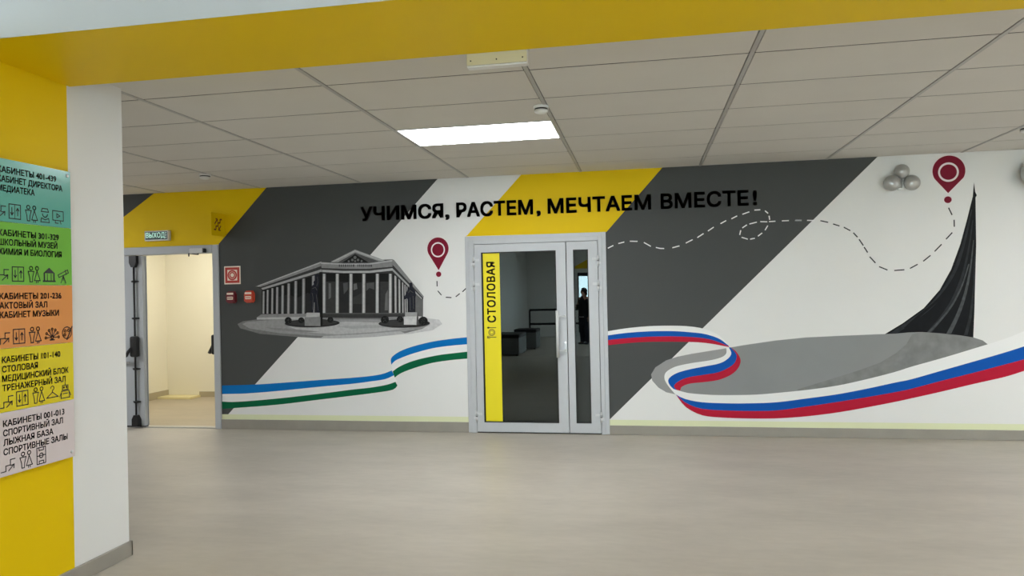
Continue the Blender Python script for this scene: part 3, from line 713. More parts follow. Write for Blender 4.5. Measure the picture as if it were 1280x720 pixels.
for x0 in ([(-3.2806, 1.8238), (-3.2657, 1.8234), (-3.2662, 1.797), (-3.2812, 1.7974)], [(-3.2573, 1.8231), (-3.2424, 1.8227), (-3.2429, 1.7964), (-3.2578, 1.7968)], [(-3.234, 1.8225), (-3.2191, 1.8221), (-3.2196, 1.7957), (-3.2345, 1.7961)], [(-3.2107, 1.8218), (-3.1921, 1.8213), (-3.1926, 1.795), (-3.2112, 1.7955)], [(-3.1837, 1.8211), (-3.1688, 1.8207), (-3.1694, 1.7944), (-3.1842, 1.7948)], [(-3.1604, 1.8205), (-3.1484, 1.8201), (-3.1489, 1.7938), (-3.161, 1.7941)], [(-3.14, 1.8199), (-3.1279, 1.8196), (-3.1285, 1.7933), (-3.1406, 1.7936)], [(-3.1196, 1.8193), (-3.1011, 1.8188), (-3.1016, 1.7925), (-3.1201, 1.793)], [(-3.0659, 1.8178), (-3.0538, 1.8175), (-3.0544, 1.7913), (-3.0664, 1.7916)], [(-3.0455, 1.8173), (-3.0307, 1.8169), (-3.0313, 1.7906), (-3.0461, 1.791)], [(-3.0224, 1.8166), (-3.0104, 1.8163), (-3.011, 1.7901), (-3.023, 1.7904)], [(-3.0021, 1.8161), (-2.9874, 1.8157), (-2.9879, 1.7895), (-3.0027, 1.7899)], [(-2.9791, 1.8154), (-2.9671, 1.8151), (-2.9676, 1.7889), (-2.9796, 1.7892)], [(-2.9588, 1.8149), (-2.9468, 1.8146), (-2.9474, 1.7884), (-2.9594, 1.7887)], [(-2.9386, 1.8143), (-2.9238, 1.8139), (-2.9244, 1.7878), (-2.9391, 1.7882)], [(-2.9156, 1.8137), (-2.8972, 1.8132), (-2.8977, 1.787), (-2.9161, 1.7875)]):
    pol(x0, 'g84')
pol([(-2.6640, 1.8640), (-2.6442, 1.8548), (-2.3192, 1.4556), (-2.3260, 1.4282), (-2.3468, 1.4200), (-2.6609, 1.7078)], 'g60')
pol([(-2.6640, 1.8640), (-2.6442, 1.8548), (-2.3192, 1.4556), (-2.3258, 1.4385), (-2.6617, 1.8032)], 'g138')
pol([(-2.6625, 1.7651), (-2.3375, 1.4362), (-2.3432, 1.4208), (-2.6622, 1.7356)], 'g166')
# pediment
pol([(-3.3784, 1.8547), (-3.0884, 1.9814), (-2.7444, 1.8507), (-2.9465, 1.8285), (-3.2244, 1.8345)], 'g84')
pol([(-3.3784, 1.8547), (-3.0884, 1.9814), (-2.7444, 1.8507), (-2.8177, 1.8458), (-3.0891, 1.9464), (-3.2895, 1.8487)], 'g152')
pol([(-3.3643, 1.8561), (-3.0886, 1.9727), (-2.7627, 1.8512), (-2.7901, 1.8485), (-3.0888, 1.9595), (-3.3362, 1.8517)], 'g182')
pol([(-3.2373, 1.8437), (-3.0894, 1.9324), (-2.9372, 1.8370)], 'g28')
for c, r in (((-3.0902, 1.8939), 0.018), ((-3.1214, 1.8685), 0.015), ((-3.0565, 1.8666), 0.015), ((-3.1634, 1.8556), 0.012), ((-3.0152, 1.8541), 0.012), ((-3.0892, 1.8544), 0.012)):
    p.disc(c, r, r, GI.index('g106'), n=10)
palace = p.build('painted_palace', GI, wall_back)
tag(palace, 'gray palace with columns and pediment painted on the wall')

# flower beds, shrubs, pedestals, statues
def discs(q, lst, m):
    for c, rx, rz in lst: q.disc(c, rx, rz, m, n=24)
q = Paint()
q.disc((-3.6074, 1.1825), 0.325, 0.045, GI.index('g44')); q.disc((-3.6073, 1.1878), 0.29, 0.034, GI.index('g60'))
q.disc((-2.5455, 1.1669), 0.29, 0.046, GI.index('g44')); q.disc((-2.5680, 1.1724), 0.25, 0.034, GI.index('g60'))
random.seed(4)
for c, r in (((-3.891, 1.2174), 0.038), ((-3.735, 1.2179), 0.033), ((-3.6141, 1.1826), 0.038), ((-3.3907, 1.2167), 0.032), ((-2.7616, 1.2097), 0.042), ((-2.5897, 1.2125), 0.034), ((-2.4328, 1.1689), 0.034), ((-2.3292, 1.1917), 0.046)):
    q.disc(c, r * 1.1, r, GI.index('g28'), n=20)
    yb = coat()
    for k in range(14):
        a, d = random.uniform(0, 6.28), random.uniform(0.1, 0.9) * r
        q.disc((c[0] + d * math.cos(a), c[1] + d * math.sin(a) * 0.9), r * 0.10, r * 0.08, GI.index(random.choice(['g60', 'g84', 'g60'])), yb, 7)
tag(q.build('painted_flower_beds', GI, wall_back), 'two dark round flower beds painted before the palace')

q = Paint()
q.poly([(-3.5077, 1.7469), (-3.4747, 1.7461), (-3.4824, 1.1517), (-3.5125, 1.1521)], GI.index('g28'))
q.poly([(-3.6934, 1.2511), (-3.5068, 1.2484), (-3.5088, 1.1503), (-3.6954, 1.1553)], GI.index('g138'))
q.poly([(-3.6705, 1.3004), (-3.5142, 1.2980), (-3.5152, 1.2520), (-3.6791, 1.2544)], GI.index('g182'))
q.poly([(-3.5650, 1.7183), (-3.5365, 1.7264), (-3.5103, 1.7160), (-3.5077, 1.6585), (-3.5176, 1.5880), (-3.5331, 1.5264), (-3.5329, 1.4468), (-3.5222, 1.3670), (-3.5171, 1.2980), (-3.5492, 1.2985), (-3.5667, 1.4120), (-3.5809, 1.4123), (-3.5899, 1.2991), (-3.6135, 1.2995), (-3.6068, 1.4394), (-3.6250, 1.4308), (-3.6213, 1.5194), (-3.6018, 1.5898), (-3.5718, 1.6202), (-3.5566, 1.6685)], 12 )
q.disc((-3.5640, 1.6315), 0.017, 0.021, 12)
for s in ([(-3.5967, 1.5632), (-3.5585, 1.5800), (-3.5403, 1.5443)], [(-3.5995, 1.5189), (-3.5892, 1.4656), (-3.5986, 1.3329)], [(-3.5507, 1.5002), (-3.5410, 1.4204), (-3.5335, 1.3230)], [(-3.5324, 1.6945), (-3.5290, 1.6325), (-3.5441, 1.5886)]):
    q.stroke(s, 0.006, GI.index('g84'))
tag(q.build('painted_statue', GI, wall_back), 'dark statue with raised arm painted at left of the palace')
q = Paint()
q.poly([(-2.5448, 1.2404), (-2.3821, 1.2337), (-2.3866, 1.1477), (-2.5467, 1.1531)], GI.index('g200'))
q.poly([(-2.3998, 1.2443), (-2.3802, 1.2785), (-2.3848, 1.1459), (-2.4063, 1.1496)], GI.index('g84'))
q.poly([(-2.5312, 1.2869), (-2.3962, 1.2848), (-2.3972, 1.2391), (-2.5322, 1.2411)], GI.index('g166'))
q.poly([(-2.4778, 1.5952), (-2.4595, 1.6077), (-2.4402, 1.5857), (-2.4392, 1.5468), (-2.4137, 1.5204), (-2.4048, 1.4728), (-2.4172, 1.3998), (-2.4142, 1.2850), (-2.4861, 1.2862), (-2.4909, 1.4011), (-2.5055, 1.4359), (-2.5374, 1.4236), (-2.5395, 1.4496), (-2.5105, 1.4965), (-2.4970, 1.5394), (-2.4769, 1.5520)], 12)
q.disc((-2.4582, 1.5852), 0.018, 0.022, 12)
for s in ([(-2.4889, 1.4961), (-2.4704, 1.5216), (-2.4349, 1.4950)], [(-2.4720, 1.4439), (-2.4704, 1.3058)], [(-2.4357, 1.4605), (-2.4341, 1.3224)]):
    q.stroke(s, 0.006, GI.index('g84'))
tag(q.build('painted_statue', GI, wall_back), 'dark standing statue painted at right of the palace')

# ================================================================ SLOGAN: black letters on the far wall
slogan = thing('slogan_lettering', 'large black slogan lettering running high across the wall above the glass door', 'lettering', (-1.2, 0, 2.25))
YL = COAT[0] - 0.003
def word(body, x0, x1, zb, cap):
    b = MB()
    lettering(b, body, (x0, YL, zb), (1, 0, 0), (0, 0, 1), x1 - x0, cap, 0, bold=0.036, spacing=1.02, depth=(0, -YL - 0.0005, 0))
    b.build('word', 'letters', slogan)
word('УЧИМСЯ', -3.0153, -2.0836, 2.2879, 0.1568)
word('РАСТЕМ', -1.9379, -1.1141, 2.2879, 0.1568)
word('МЕЧТАЕМ', -0.9598, 0.0984, 2.2879, 0.1568)
word('ВМЕСТЕ', 0.194, 1.0483, 2.2879, 0.1568)
word(',', -2.0615, -2.0165, 2.2879, 0.1568)
word(',', -1.0777, -1.0327, 2.2879, 0.1568)
word('!', 1.0878, 1.1278, 2.2879, 0.1568)

# ================================================================ GLASS DOOR (canteen)
FX0, FX1, FZ = -1.852, -0.366, 2.078
door = struct(bpy.data.objects.new('door_1', None), 'gray aluminium double door with dark glass and yellow strip')
COL.objects.link(door); door.location = (-1.11, 0, 0)
b = MB()   # casing and frame
for x0, x1, z0, z1 in ((FX0, FX0 + 0.045, 0, FZ), (FX1 - 0.045, FX1, 0, FZ), (FX0 + 0.045, FX1 - 0.045, FZ - 0.045, FZ)):
    b.box(x0, x1, -0.012, 0.0, z0, z1, 0, 0.003, 1)
for x0, x1, z0, z1 in ((FX0 + 0.04, -1.757, 0, FZ - 0.04), (-0.448, FX1 - 0.04, 0, FZ - 0.04), (-1.757, -0.448, 1.992, FZ - 0.04)):
    b.box(x0, x1, -0.020, 0.12, z0, z1, 0, 0.003, 1)
b.build('door_frame', 'alu', door)
b = MB(); b.box(-1.757, -0.448, 0.005, 0.05, 0.0, 0.010); b.build('threshold', 'gasket', door)
def leaf(name, x0, x1, px0, px1, pz0, pz1):
    b = MB(); y0, y1 = -0.024, 0.045; z0, z1 = 0.014, 1.988
    for a, c, d, e in ((x0, px0, z0, z1), (px1, x1, z0, z1), (px0, px1, z0, pz0), (px0, px1, pz1, z1)):
        b.box(a, c, y0, y1, d, e, 0)
    # glazing bead
    for a, c, d, e in ((px0, px0 + 0.010, pz0, pz1), (px1 - 0.010, px1, pz0, pz1), (px0 + 0.01, px1 - 0.01, pz0, pz0 + 0.010), (px0 + 0.01, px1 - 0.01, pz1 - 0.010, pz1)):
        b.box(a, c, -0.018, 0.03, d, e, 1)
    o = b.build(name, ['alu', 'gasket'], door)
    b = MB(); b.box(px0 + 0.005, px1 - 0.005, 0.0, 0.008, pz0 + 0.005, pz1 - 0.005)
    b.build('pane', 'glass', o)
    return o
P = [(-1.6665, 1.9030), (-0.8832, 0.1209), (-0.7050, 1.9027), (-0.5496, 0.1165)]
leaf_main = leaf('door_leaf', -1.752, -0.782, P[0][0] - 0.012, P[1][0], 0.112, 1.905)
leaf_side = leaf('door_leaf', -0.774, -0.453, P[2][0], P[3][0], 0.112, 1.905)
# yellow film with the room name
sx0, sx1 = (-1.6627, 1.0217)[0], (-1.4840, 1.0199)[0]
b = MB(); b.box(sx0, sx1, -0.0035, -0.0005, 0.122, 1.895)
film = tag(b.build('yellow_film', 'strip_yellow', leaf_main), 'yellow film strip with black word and plate icon')
b = MB()
l0, l1 = (-1.5326, 1.1639), (-1.5275, 1.8058)
cap = (-1.5292, 1.5270)[0] - (-1.6224, 1.5290)[0]
lettering(b, 'СТОЛОВАЯ', (l0[0] - 0.001, -0.0042, l0[1]), (0, 0, 1), (-1, 0, 0), l1[1] - l0[1], cap, 0, bold=0.035, spacing=1.10)
pc = (-1.5823, 1.0589); y = -0.0042
s = Paint()
s.disc(pc, 0.036, 0.036, 0, y, 28, (0.029, 0.029)); s.disc(pc, 0.022, 0.022, 0, y, 24, (0.017, 0.017))
for q_ in (-1, 1):
    s.stroke([(pc[0] - 0.045, pc[1] + 0.05 * q_), (pc[0] + 0.048, pc[1] + 0.05 * q_)], 0.007, 0, y)
s.stroke([(pc[0] - 0.045, pc[1] - 0.062), (pc[0] - 0.045, pc[1] - 0.040)], 0.007, 0, y)
s.stroke([(pc[0] - 0.045, pc[1] - 0.062), (pc[0] - 0.018, pc[1] - 0.062)], 0.005, 0, y)
s.stroke([(pc[0] - 0.045, pc[1] - 0.038), (pc[0] - 0.018, pc[1] - 0.038)], 0.005, 0, y)
s.disc((pc[0] - 0.036, pc[1] + 0.05), 0.013, 0.010, 0, y, 14)
n0 = len(b.v); b.v += s.v; b.f += [[k + n0 for k in f] for f in s.f]; b.mi += s.mi; b.sm += s.sm
b.flat = True
b.build('printed_word', 'ink', leaf_main)
# pull handle
h0, h1 = (-0.8741, 1.2799), (-0.8770, 0.7978)
b = MB(); b.tube([(h0[0], -0.085, h0[1]), (h0[0], -0.085, h1[1])], 0.016, 14)
for z in (h0[1] - 0.06, h1[1] + 0.07):
    b.tube([(h0[0], -0.085, z), (h0[0] + 0.055, -0.055, z), (h0[0] + 0.075, -0.024, z)], 0.009, 10)
    b.lathe((h0[0] + 0.075, -0.026, z), [(0.016, -0.008), (0.017, 0.0), (0.014, 0.006)], 'y', 16)
tag(b.build('door_handle', 'hinge', leaf_main), 'light vertical pull handle')
b = MB()
kz = (-0.8288, 0.9055)[1]
b.box(h0[0] + 0.062, h0[0] + 0.090, -0.034, -0.024, kz - 0.045, kz + 0.045, 0, 0.004, 2)
b.lathe((h0[0] + 0.076, -0.038, kz - 0.012), [(0.010, 0.0), (0.009, 0.006)], 'y', 14)
b.build('lock_plate', 'metal', leaf_main)
def hinge(parent, x, z, side):
    b = MB()
    b.tube([(x, -0.034, z - 0.055), (x, -0.034, z - 0.004)], 0.0125, 12)
    b.tube([(x, -0.034, z + 0.004), (x, -0.034, z + 0.055)], 0.0125, 12)
    b.tube([(x, -0.034, z - 0.004), (x, -0.034, z + 0.004)], 0.010, 12, 1)
    b.box(min(x, x + side * 0.06), max(x, x + side * 0.06), -0.030, -0.022, z + 0.008, z + 0.034, 0, 0.002, 1)
    b.box(min(x, x - side * 0.03), max(x, x - side * 0.03), -0.030, -0.016, z - 0.034, z - 0.008, 0, 0.002, 1)
    b.build('hinge', ['hinge', 'alu_dark'], parent)
for z in ((-1.7643, 1.8040)[1], (-1.7697, 1.5492)[1], (-1.7815, 0.1785)[1]): hinge(leaf_main, -1.757, z, 1)
for z in ((-0.4545, 1.7837)[1], (-0.4518, 1.5283)[1], (-0.4483, 0.1793)[1]): hinge(leaf_side, -0.449, z, -1)

# ================================================================ EXIT DOOR
ed = struct(bpy.data.objects.new('door_2', None), 'gray metal double exit door with one leaf open')
COL.objects.link(ed); ed.location = (-5.48, 0, 0)
b = MB()
for x0, x1, z0, z1 in ((-6.27, -6.17, 0, 2.09), (-4.805, -4.729, 0, 2.086), (-6.17, -4.805, 2.00, 2.09)):
    b.box(x0, x1, -0.016, 0.13, z0, z1, 0, 0.004, 1)
b.build('door_frame', 'steelgray', ed)
b = MB(); b.box(-6.17, -4.805, 0.0, 0.10, 0.0, 0.012, 0, 0.003, 1); b.build('threshold', 'metal', ed)
b = MB(); b.box(-6.165, -5.708, 0.004, 0.058, 0.02, 1.992, 0, 0.003, 1)
b.box(-5.742, -5.700, 0.058, 0.066, 0.02, 1.992, 0)
lf = tag(b.build('door_leaf', 'steelgray', ed), 'closed narrow gray leaf')
b = MB(); b.box(-6.16, -5.70, 0.0, 0.05, 0.008, 0.020); b.build('bottom_seal', 'gasket', lf)
b = MB()   # vertical rods, latch boxes, push bar
rx = (-5.8018, 0.9418)[0]
def latch(z0, z1, flip):
    pts = [(rx - 0.045, z1), (rx + 0.045, z1), (rx + 0.045, z0 + 0.05), (rx + 0.02, z0), (rx - 0.02, z0), (rx - 0.045, z0 + 0.05)]
    if flip: pts = [(x, z0 + z1 - z) for x, z in pts]
    b.prism(pts, -0.045, 0.004)
latch(1.86, 1.992, False); latch(0.02, 0.15, True)
b.tube([(rx, -0.022, 0.12), (rx, -0.022, 1.90)], 0.011, 10)
for z in ((-5.8231, 1.6949)[1], (-5.8318, 1.2673)[1], (-5.8331, 0.6818)[1], (-5.8408, 0.3010)[1]):
    b.lathe((rx, -0.02, z), [(0.024, -0.012), (0.026, 0.0), (0.024, 0.012)], 'z', 14)
    b.box(rx - 0.045, rx + 0.045, -0.012, 0.004, z - 0.008, z + 0.008)
zc = (-5.8174, 0.9419)[1]
b.box(rx - 0.038, rx + 0.048, -0.075, 0.004, zc - 0.12, zc + 0.12, 0, 0.022, 3)
b.tube([(rx - 0.01, -0.06, zc - 0.01), (rx - 0.035, -0.09, zc - 0.055), (rx - 0.055, -0.10, zc - 0.10), (rx - 0.085, -0.10, zc - 0.115), (rx - 0.11, -0.10, zc - 0.10)], 0.019, 10)
b.tube([(rx - 0.10, -0.10, zc - 0.105), (-6.10, -0.10, zc - 0.105)], 0.014, 10)
tag(b.build('panic_bar', 'black', lf), 'black panic bar with vertical rods')
b = MB(); b.tube([(-6.05, -0.03, (-5.9153, 0.7564)[1]), (-5.87, -0.03, (-5.9153, 0.7564)[1])], 0.012, 10)
b.box(-6.06, -6.03, -0.03, 0.004, (-5.9153, 0.7564)[1] - 0.03, (-5.9153, 0.7564)[1] + 0.03)
tag(b.build('door_handle', 'metal', lf), 'metal lever handle')
# open leaf swung into the stairwell
b = MB(); b.box(-4.860, -4.812, 0.135, 1.06, 0.02, 1.992, 0, 0.003, 1)
lf2 = tag(b.build('door_leaf', 'steelgray', ed), 'open gray leaf swung into the stairwell')
b = MB()
zc = (-4.8565, 0.9440)[1]
b.box(-4.945, -4.860, 0.140, 0.215, zc - 0.115, zc + 0.115, 0, 0.02, 3)
b.tube([(-4.92, 0.18, zc + 0.03), (-4.955, 0.18, zc - 0.04), (-4.99, 0.18, zc - 0.10)], 0.019, 10)
b.tube([(-4.98, 0.18, zc - 0.09), (-4.98, 0.99, zc - 0.09)], 0.015, 10)
b.box(-4.945, -4.860, 0.95, 1.03, zc - 0.115, zc + 0.115, 0, 0.02, 3)
tag(b.build('panic_bar', 'black', lf2), 'black panic bar on the open leaf')
# door closer
c0, c1 = (-5.0608, 2.0248), (-4.8946, 2.0243)
b = MB()
b.box(c0[0], c1[0], -0.062, -0.016, c0[1] - 0.030, c0[1] + 0.030, 0, 0.006, 2)
b.box(c1[0] - 0.005, c1[0] + 0.018, -0.055, -0.016, c0[1] - 0.022, c0[1] + 0.022, 1)
closer = b.build('door_closer', ['hinge', 'gasket'], ed)
tag(closer, 'silver door closer on the frame')
b = MB(); e0 = (-5.0868, 1.9936)
b.tube([(c1[0] - 0.07, -0.040, c0[1] - 0.030), (c1[0] - 0.07, -0.040, c0[1] - 0.045)], 0.010, 10)
b.tube([(c1[0] - 0.07, -0.040, c0[1] - 0.043), (e0[0], -0.030, e0[1] + 0.004)], 0.0065, 8)
b.tube([(e0[0], -0.030, e0[1] + 0.004), (e0[0], -0.030, e0[1] - 0.03)], 0.008, 8)
b.build('closer_arm', 'alu_dark', closer)

# ================================================================ SIGNS AND SMALL THINGS ON THE FAR WALL
# exit sign
x0, z1 = (-5.6345, 2.2715); x1, z0 = (-5.3279, 2.1528)[0], (-5.4716, 2.1548)[1]
es = thing('exit_sign', 'small dark green lit exit sign with mint letters above the open door', 'sign', ((x0 + x1) / 2, 0, z0))
b = MB(); b.box(x0, x1, -0.05, 0.0, z0, z1, 0, 0.006, 2); tag(b.build('housing', 'plastic', es), 'white plastic housing')
b = MB(); b.box(x0 + 0.012, x1 - 0.012, -0.0525, -0.048, z0 + 0.014, z1 - 0.012); b.build('face_panel', 'exit_dark', es)
b = MB(); lettering(b, 'ВЫХОД', (x0 + 0.022, -0.0532, z0 + 0.036), (1, 0, 0), (0, 0, 1), x1 - x0 - 0.066, z1 - z0 - 0.058, 0, bold=0.015)
for k in range(3): b.face([(x1 - 0.036, -0.0532, z0 + 0.028 + 0.026 * k), (x1 - 0.026, -0.0532, z0 + 0.028 + 0.026 * k), (x1 - 0.022, -0.0532, z0 + 0.042 + 0.026 * k), (x1 - 0.034, -0.0532, z0 + 0.044 + 0.026 * k)])
b.flat = True
b.build('sign_letters', 'mint', es)
# projecting flag sign
fx = (-4.6491, 2.3025)[0]; fz1 = 2.430; fz0 = 2.175
fs = thing('projecting_sign', 'yellow stair sign sticking out from the wall beside the exit sign', 'sign', (fx, 0, fz0))
b = MB(); b.box(fx - 0.004, fx + 0.004, -0.265, -0.002, fz0, fz1, 0, 0.002, 1); b.build('plate', 'yellow', fs)
b = MB(); b.box(fx - 0.012, fx + 0.012, -0.008, 0.0, fz0 + 0.01, fz1 - 0.01, 0); b.build('wall_bracket', 'yellow', fs)
b = MB(); b.flat = True
def s3(pts, w):
    for a, c in zip(pts, pts[1:]):
        dy, dz = c[0] - a[0], c[1] - a[1]; L = math.hypot(dy, dz)
        ny, nz = -dz / L * w / 2, dy / L * w / 2
        b.face([(fx + 0.005, a[0] - ny, a[1] - nz), (fx + 0.005, c[0] - ny, c[1] - nz), (fx + 0.005, c[0] + ny, c[1] + nz), (fx + 0.005, a[0] + ny, a[1] + nz)])
cy, cz = -0.145, (fz0 + fz1) / 2
s3([(cy - 0.075, cz - 0.06), (cy - 0.035, cz - 0.06), (cy - 0.035, cz - 0.02), (cy + 0.005, cz - 0.02), (cy + 0.005, cz + 0.02), (cy + 0.045, cz + 0.02), (cy + 0.045, cz + 0.06), (cy + 0.08, cz + 0.06)], 0.016)
s3([(cy - 0.06, cz + 0.0), (cy - 0.01, cz + 0.055)], 0.014); s3([(cy - 0.04, cz + 0.06), (cy - 0.005, cz + 0.06), (cy - 0.005, cz + 0.025)], 0.012)
s3([(cy + 0.06, cz - 0.01), (cy + 0.02, cz - 0.06)], 0.014); s3([(cy + 0.02, cz - 0.025), (cy + 0.015, cz - 0.065), (cy + 0.055, cz - 0.062)], 0.012)
b.build('stair_symbol', 'dark_red', fs)
# red fire alarm sign
x0, z1 = (-4.6655, 1.8402); x1, z0 = (-4.4649, 1.6361)
rs = thing('fire_sign', 'square red and white fire alarm sign above the two call points', 'sign', ((x0 + x1) / 2, 0, z0))
b = MB(); b.box(x0, x1, -0.004, 0.0, z0, z1, 0, 0.001, 1); b.build('plate', 'signwhite', rs)
cx, cz, hw = (x0 + x1) / 2, (z0 + z1) / 2, (x1 - x0) / 2
s = Paint(); y = -0.0045
s.poly([(cx - hw * 0.88, cz - hw * 0.88), (cx + hw * 0.88, cz - hw * 0.88), (cx + hw * 0.88, cz + hw * 0.88), (cx - hw * 0.88, cz + hw * 0.88)], 0, y)
s.poly([(cx - hw * 0.60, cz - hw * 0.60), (cx + hw * 0.60, cz - hw * 0.60), (cx + hw * 0.60, cz + hw * 0.60), (cx - hw * 0.60, cz + hw * 0.60)], 1, y - 0.0004)
s.disc((cx, cz), hw * 0.58, hw * 0.58, 0, y - 0.0008); s.disc((cx, cz), hw * 0.22, hw * 0.22, 1, y - 0.0012)
s.disc((cx, cz), hw * 0.40, hw * 0.40, 1, y - 0.0012, ri=(hw * 0.36, hw * 0.36))
s.build('alarm_symbol', ['redsign', 'signwhite'], rs)
# call points
for cpx, m, lab in (((-4.5715, 1.4892), 'dark_red', 'dark red call point box under the left of the fire sign'), ((-4.3499, 1.4911), 'orange_red', 'orange red call point box right of the dark red one')):
    x, z = cpx
    t = thing('call_point', lab, 'alarm button', (x, 0, z - 0.06), 'fire alarm call points')
    b = MB()
    oc = [(0.046, 0.030), (0.030, 0.062), (-0.030, 0.062), (-0.046, 0.030), (-0.046, -0.045), (-0.030, -0.062), (0.030, -0.062), (0.046, -0.045)]
    b.prism([(x + u * 1.25, z + w * 1.1) for u, w in oc], -0.020, 0.0)
    b.prism([(x + u * 1.1, z + w * 0.98) for u, w in oc], -0.048, -0.020)
    b.build('housing', m, t)
    b = MB(); b.box(x - 0.040, x + 0.040, -0.052, -0.046, z + 0.028, z + 0.050, 0, 0.003, 1); b.box(x - 0.036, x + 0.036, -0.052, -0.046, z - 0.028, z + 0.006, 0, 0.004, 1)
    tag(b.build('label_plate', 'signwhite', t), 'white label plate')
    b = MB(); b.box(x - 0.030, x + 0.030, -0.054, -0.050, z - 0.014, z - 0.006); b.build('arrow_mark', m, t)
# silver balls
def ball_cluster(balls, bracket, label):
    c = balls[0][0]
    t = thing('ball_cluster', label, 'decoration', (c[0], 0, c[1] - balls[0][1]), 'silver ball clusters')
    for (x, z), r in balls:
        b = MB(); b.sphere((x, -r * 0.72, z), r, 0, 1, 0.7, 1); b.lathe((x + r * 0.25, -r * 1.36, z + r * 0.05), [(r * 0.12, 0.012), (r * 0.10, 0.0), (r * 0.04, -0.005)], 'y', 12)
        b.build('ball', 'silver', t)
    b = MB(); x, z = bracket
    for dx in (-0.014, 0.014): b.tube([(x + dx, -0.03, z - 0.06), (x + dx, -0.03, z + 0.055)], 0.008, 8)
    b.box(x - 0.03, x + 0.03, -0.03, 0.0, z - 0.075, z - 0.055, 0, 0.003, 1)
    tag(b.build('bracket', 'plastic', t), 'white bracket between the balls')
ball_cluster([((2.355, 2.443), 0.077), ((2.531, 2.438), 0.074), ((2.447, 2.551), 0.068)], (2.445, 2.455), 'cluster of three silver balls on the white wall left of the right map pin')
ball_cluster([((3.578, 2.468), 0.135), ((3.83, 2.46), 0.115)], (3.715, 2.46), 'large silver ball cut off by the right edge of the photo')

# ================================================================ CEILING THINGS
def panel_light(x0, x1, y0, y1, z, m, label, group):
    t = thing('ceiling_light', label, 'ceiling light', ((x0 + x1) / 2, (y0 + y1) / 2, z), group)
    b = MB()
    for a, c, d, e in ((x0, x1, y0, y0 + 0.012), (x0, x1, y1 - 0.012, y1), (x0, x0 + 0.012, y0 + 0.012, y1 - 0.012), (x1 - 0.012, x1, y0 + 0.012, y1 - 0.012)):
        b.box(a, c, d, e, z - 0.004, z + 0.028)
    b.box(x0, x1, y0, y1, z + 0.022, z + 0.028)
    b.build('frame', 'plastic', t)
    b = MB(); b.box(x0 + 0.012, x1 - 0.012, y0 + 0.012, y1 - 0.012, z - 0.001, z + 0.006)
    b.build('diffuser', m, t)
for i, j in LAMPS:
    x0 = GX + 1.2 * i; y1 = GY - 0.6 * j
    lab = {(1, 2): 'bright rectangular ceiling panel light left of the smoke detector', (6, 3): 'added ceiling panel light out of view on the right, near the mural', (6, 5): 'added ceiling panel light out of view on the right, near the beam', (-4, 2): 'added ceiling panel light hidden behind the pier'}[i, j]
    panel_light(x0 + 0.012, x0 + 1.188, y1 - 0.597, y1 - 0.003, CEIL, 'lamp', lab, 'hall ceiling lights')
for k, (x, y) in enumerate(((-1.2, -9.2), (2.6, -9.2), (-1.2, -11.8), (2.6, -11.8), (5.6, -9.2), (-1.2, -14.2))):  # unseen panels added to brighten the room from the camera's side
    panel_light(x, x + 1.18, y, y + 0.59, CEIL2 - 0.03, 'fill_near', 'added unseen ceiling panel light on the camera side of the yellow beam', 'added camera side ceiling lights')
panel_light(-6.2, -5.0, 0.9, 1.5, 2.72, 'lamp_stair', 'ceiling panel light in the stairwell behind the exit door', 'stairwell light')

def detector(x, y, label, r=0.055):
    t = thing('smoke_detector', label, 'smoke detector', (x, y, CEIL), 'white ceiling smoke detectors')
    b = MB(); b.lathe((x, y, CEIL), [(r, 0.002), (r * 1.05, -0.008), (r * 1.0, -0.018)], 'z', 28); b.build('base', 'plastic', t)
    b = MB(); b.lathe((x, y, CEIL), [(r * 0.86, -0.018), (r * 0.9, -0.026), (r * 0.86, -0.03)], 'z', 28); b.build('slot_ring', 'gasket', t)
    b = MB(); b.lathe((x, y, CEIL), [(r * 0.95, -0.028), (r * 0.85, -0.042), (r * 0.5, -0.050), (r * 0.1, -0.052)], 'z', 28); b.build('cap', 'plastic', t)
detector(-0.64, -2.72, 'white smoke detector on the ceiling right of the bright light', 0.050)
detector(-4.24, -0.985, 'white smoke detector on the ceiling above the exit door')
detector(3.03, -1.10, 'white smoke detector on the ceiling near the right edge')
# sign box on the far face of the beam, seen from behind
bx0, bx1, bz = -0.803, -0.513, 2.556
t = thing('sign_box', 'pale rectangular sign box hanging just below the far edge of the yellow beam', 'sign', ((bx0 + bx1) / 2, BEAM_FAR, bz))
b = MB(); b.box(bx0, bx1, BEAM_FAR + 0.003, BEAM_FAR + 0.010, bz + 0.004, 2.70, 0, 0.002, 1); b.build('back_plate', 'beige', t)
b = MB(); b.box(bx0 + 0.003, bx1 - 0.003, BEAM_FAR + 0.010, BEAM_FAR + 0.016, bz + 0.006, 2.70); b.build('seam', 'gasket', t)
b = MB(); b.box(bx0 - 0.003, bx1 + 0.003, BEAM_FAR + 0.016, BEAM_FAR + 0.065, bz - 0.002, 2.703, 0, 0.006, 2); b.build('cover', 'plastic', t)
for x in (bx0 + 0.02, (bx0 + bx1) / 2, bx1 - 0.02):
    b = MB(); b.lathe((x, BEAM_FAR + 0.001, bz + 0.025), [(0.003, 0.0), (0.004, 0.003)], 'y', 10); b.build('screw', 'gap', t)

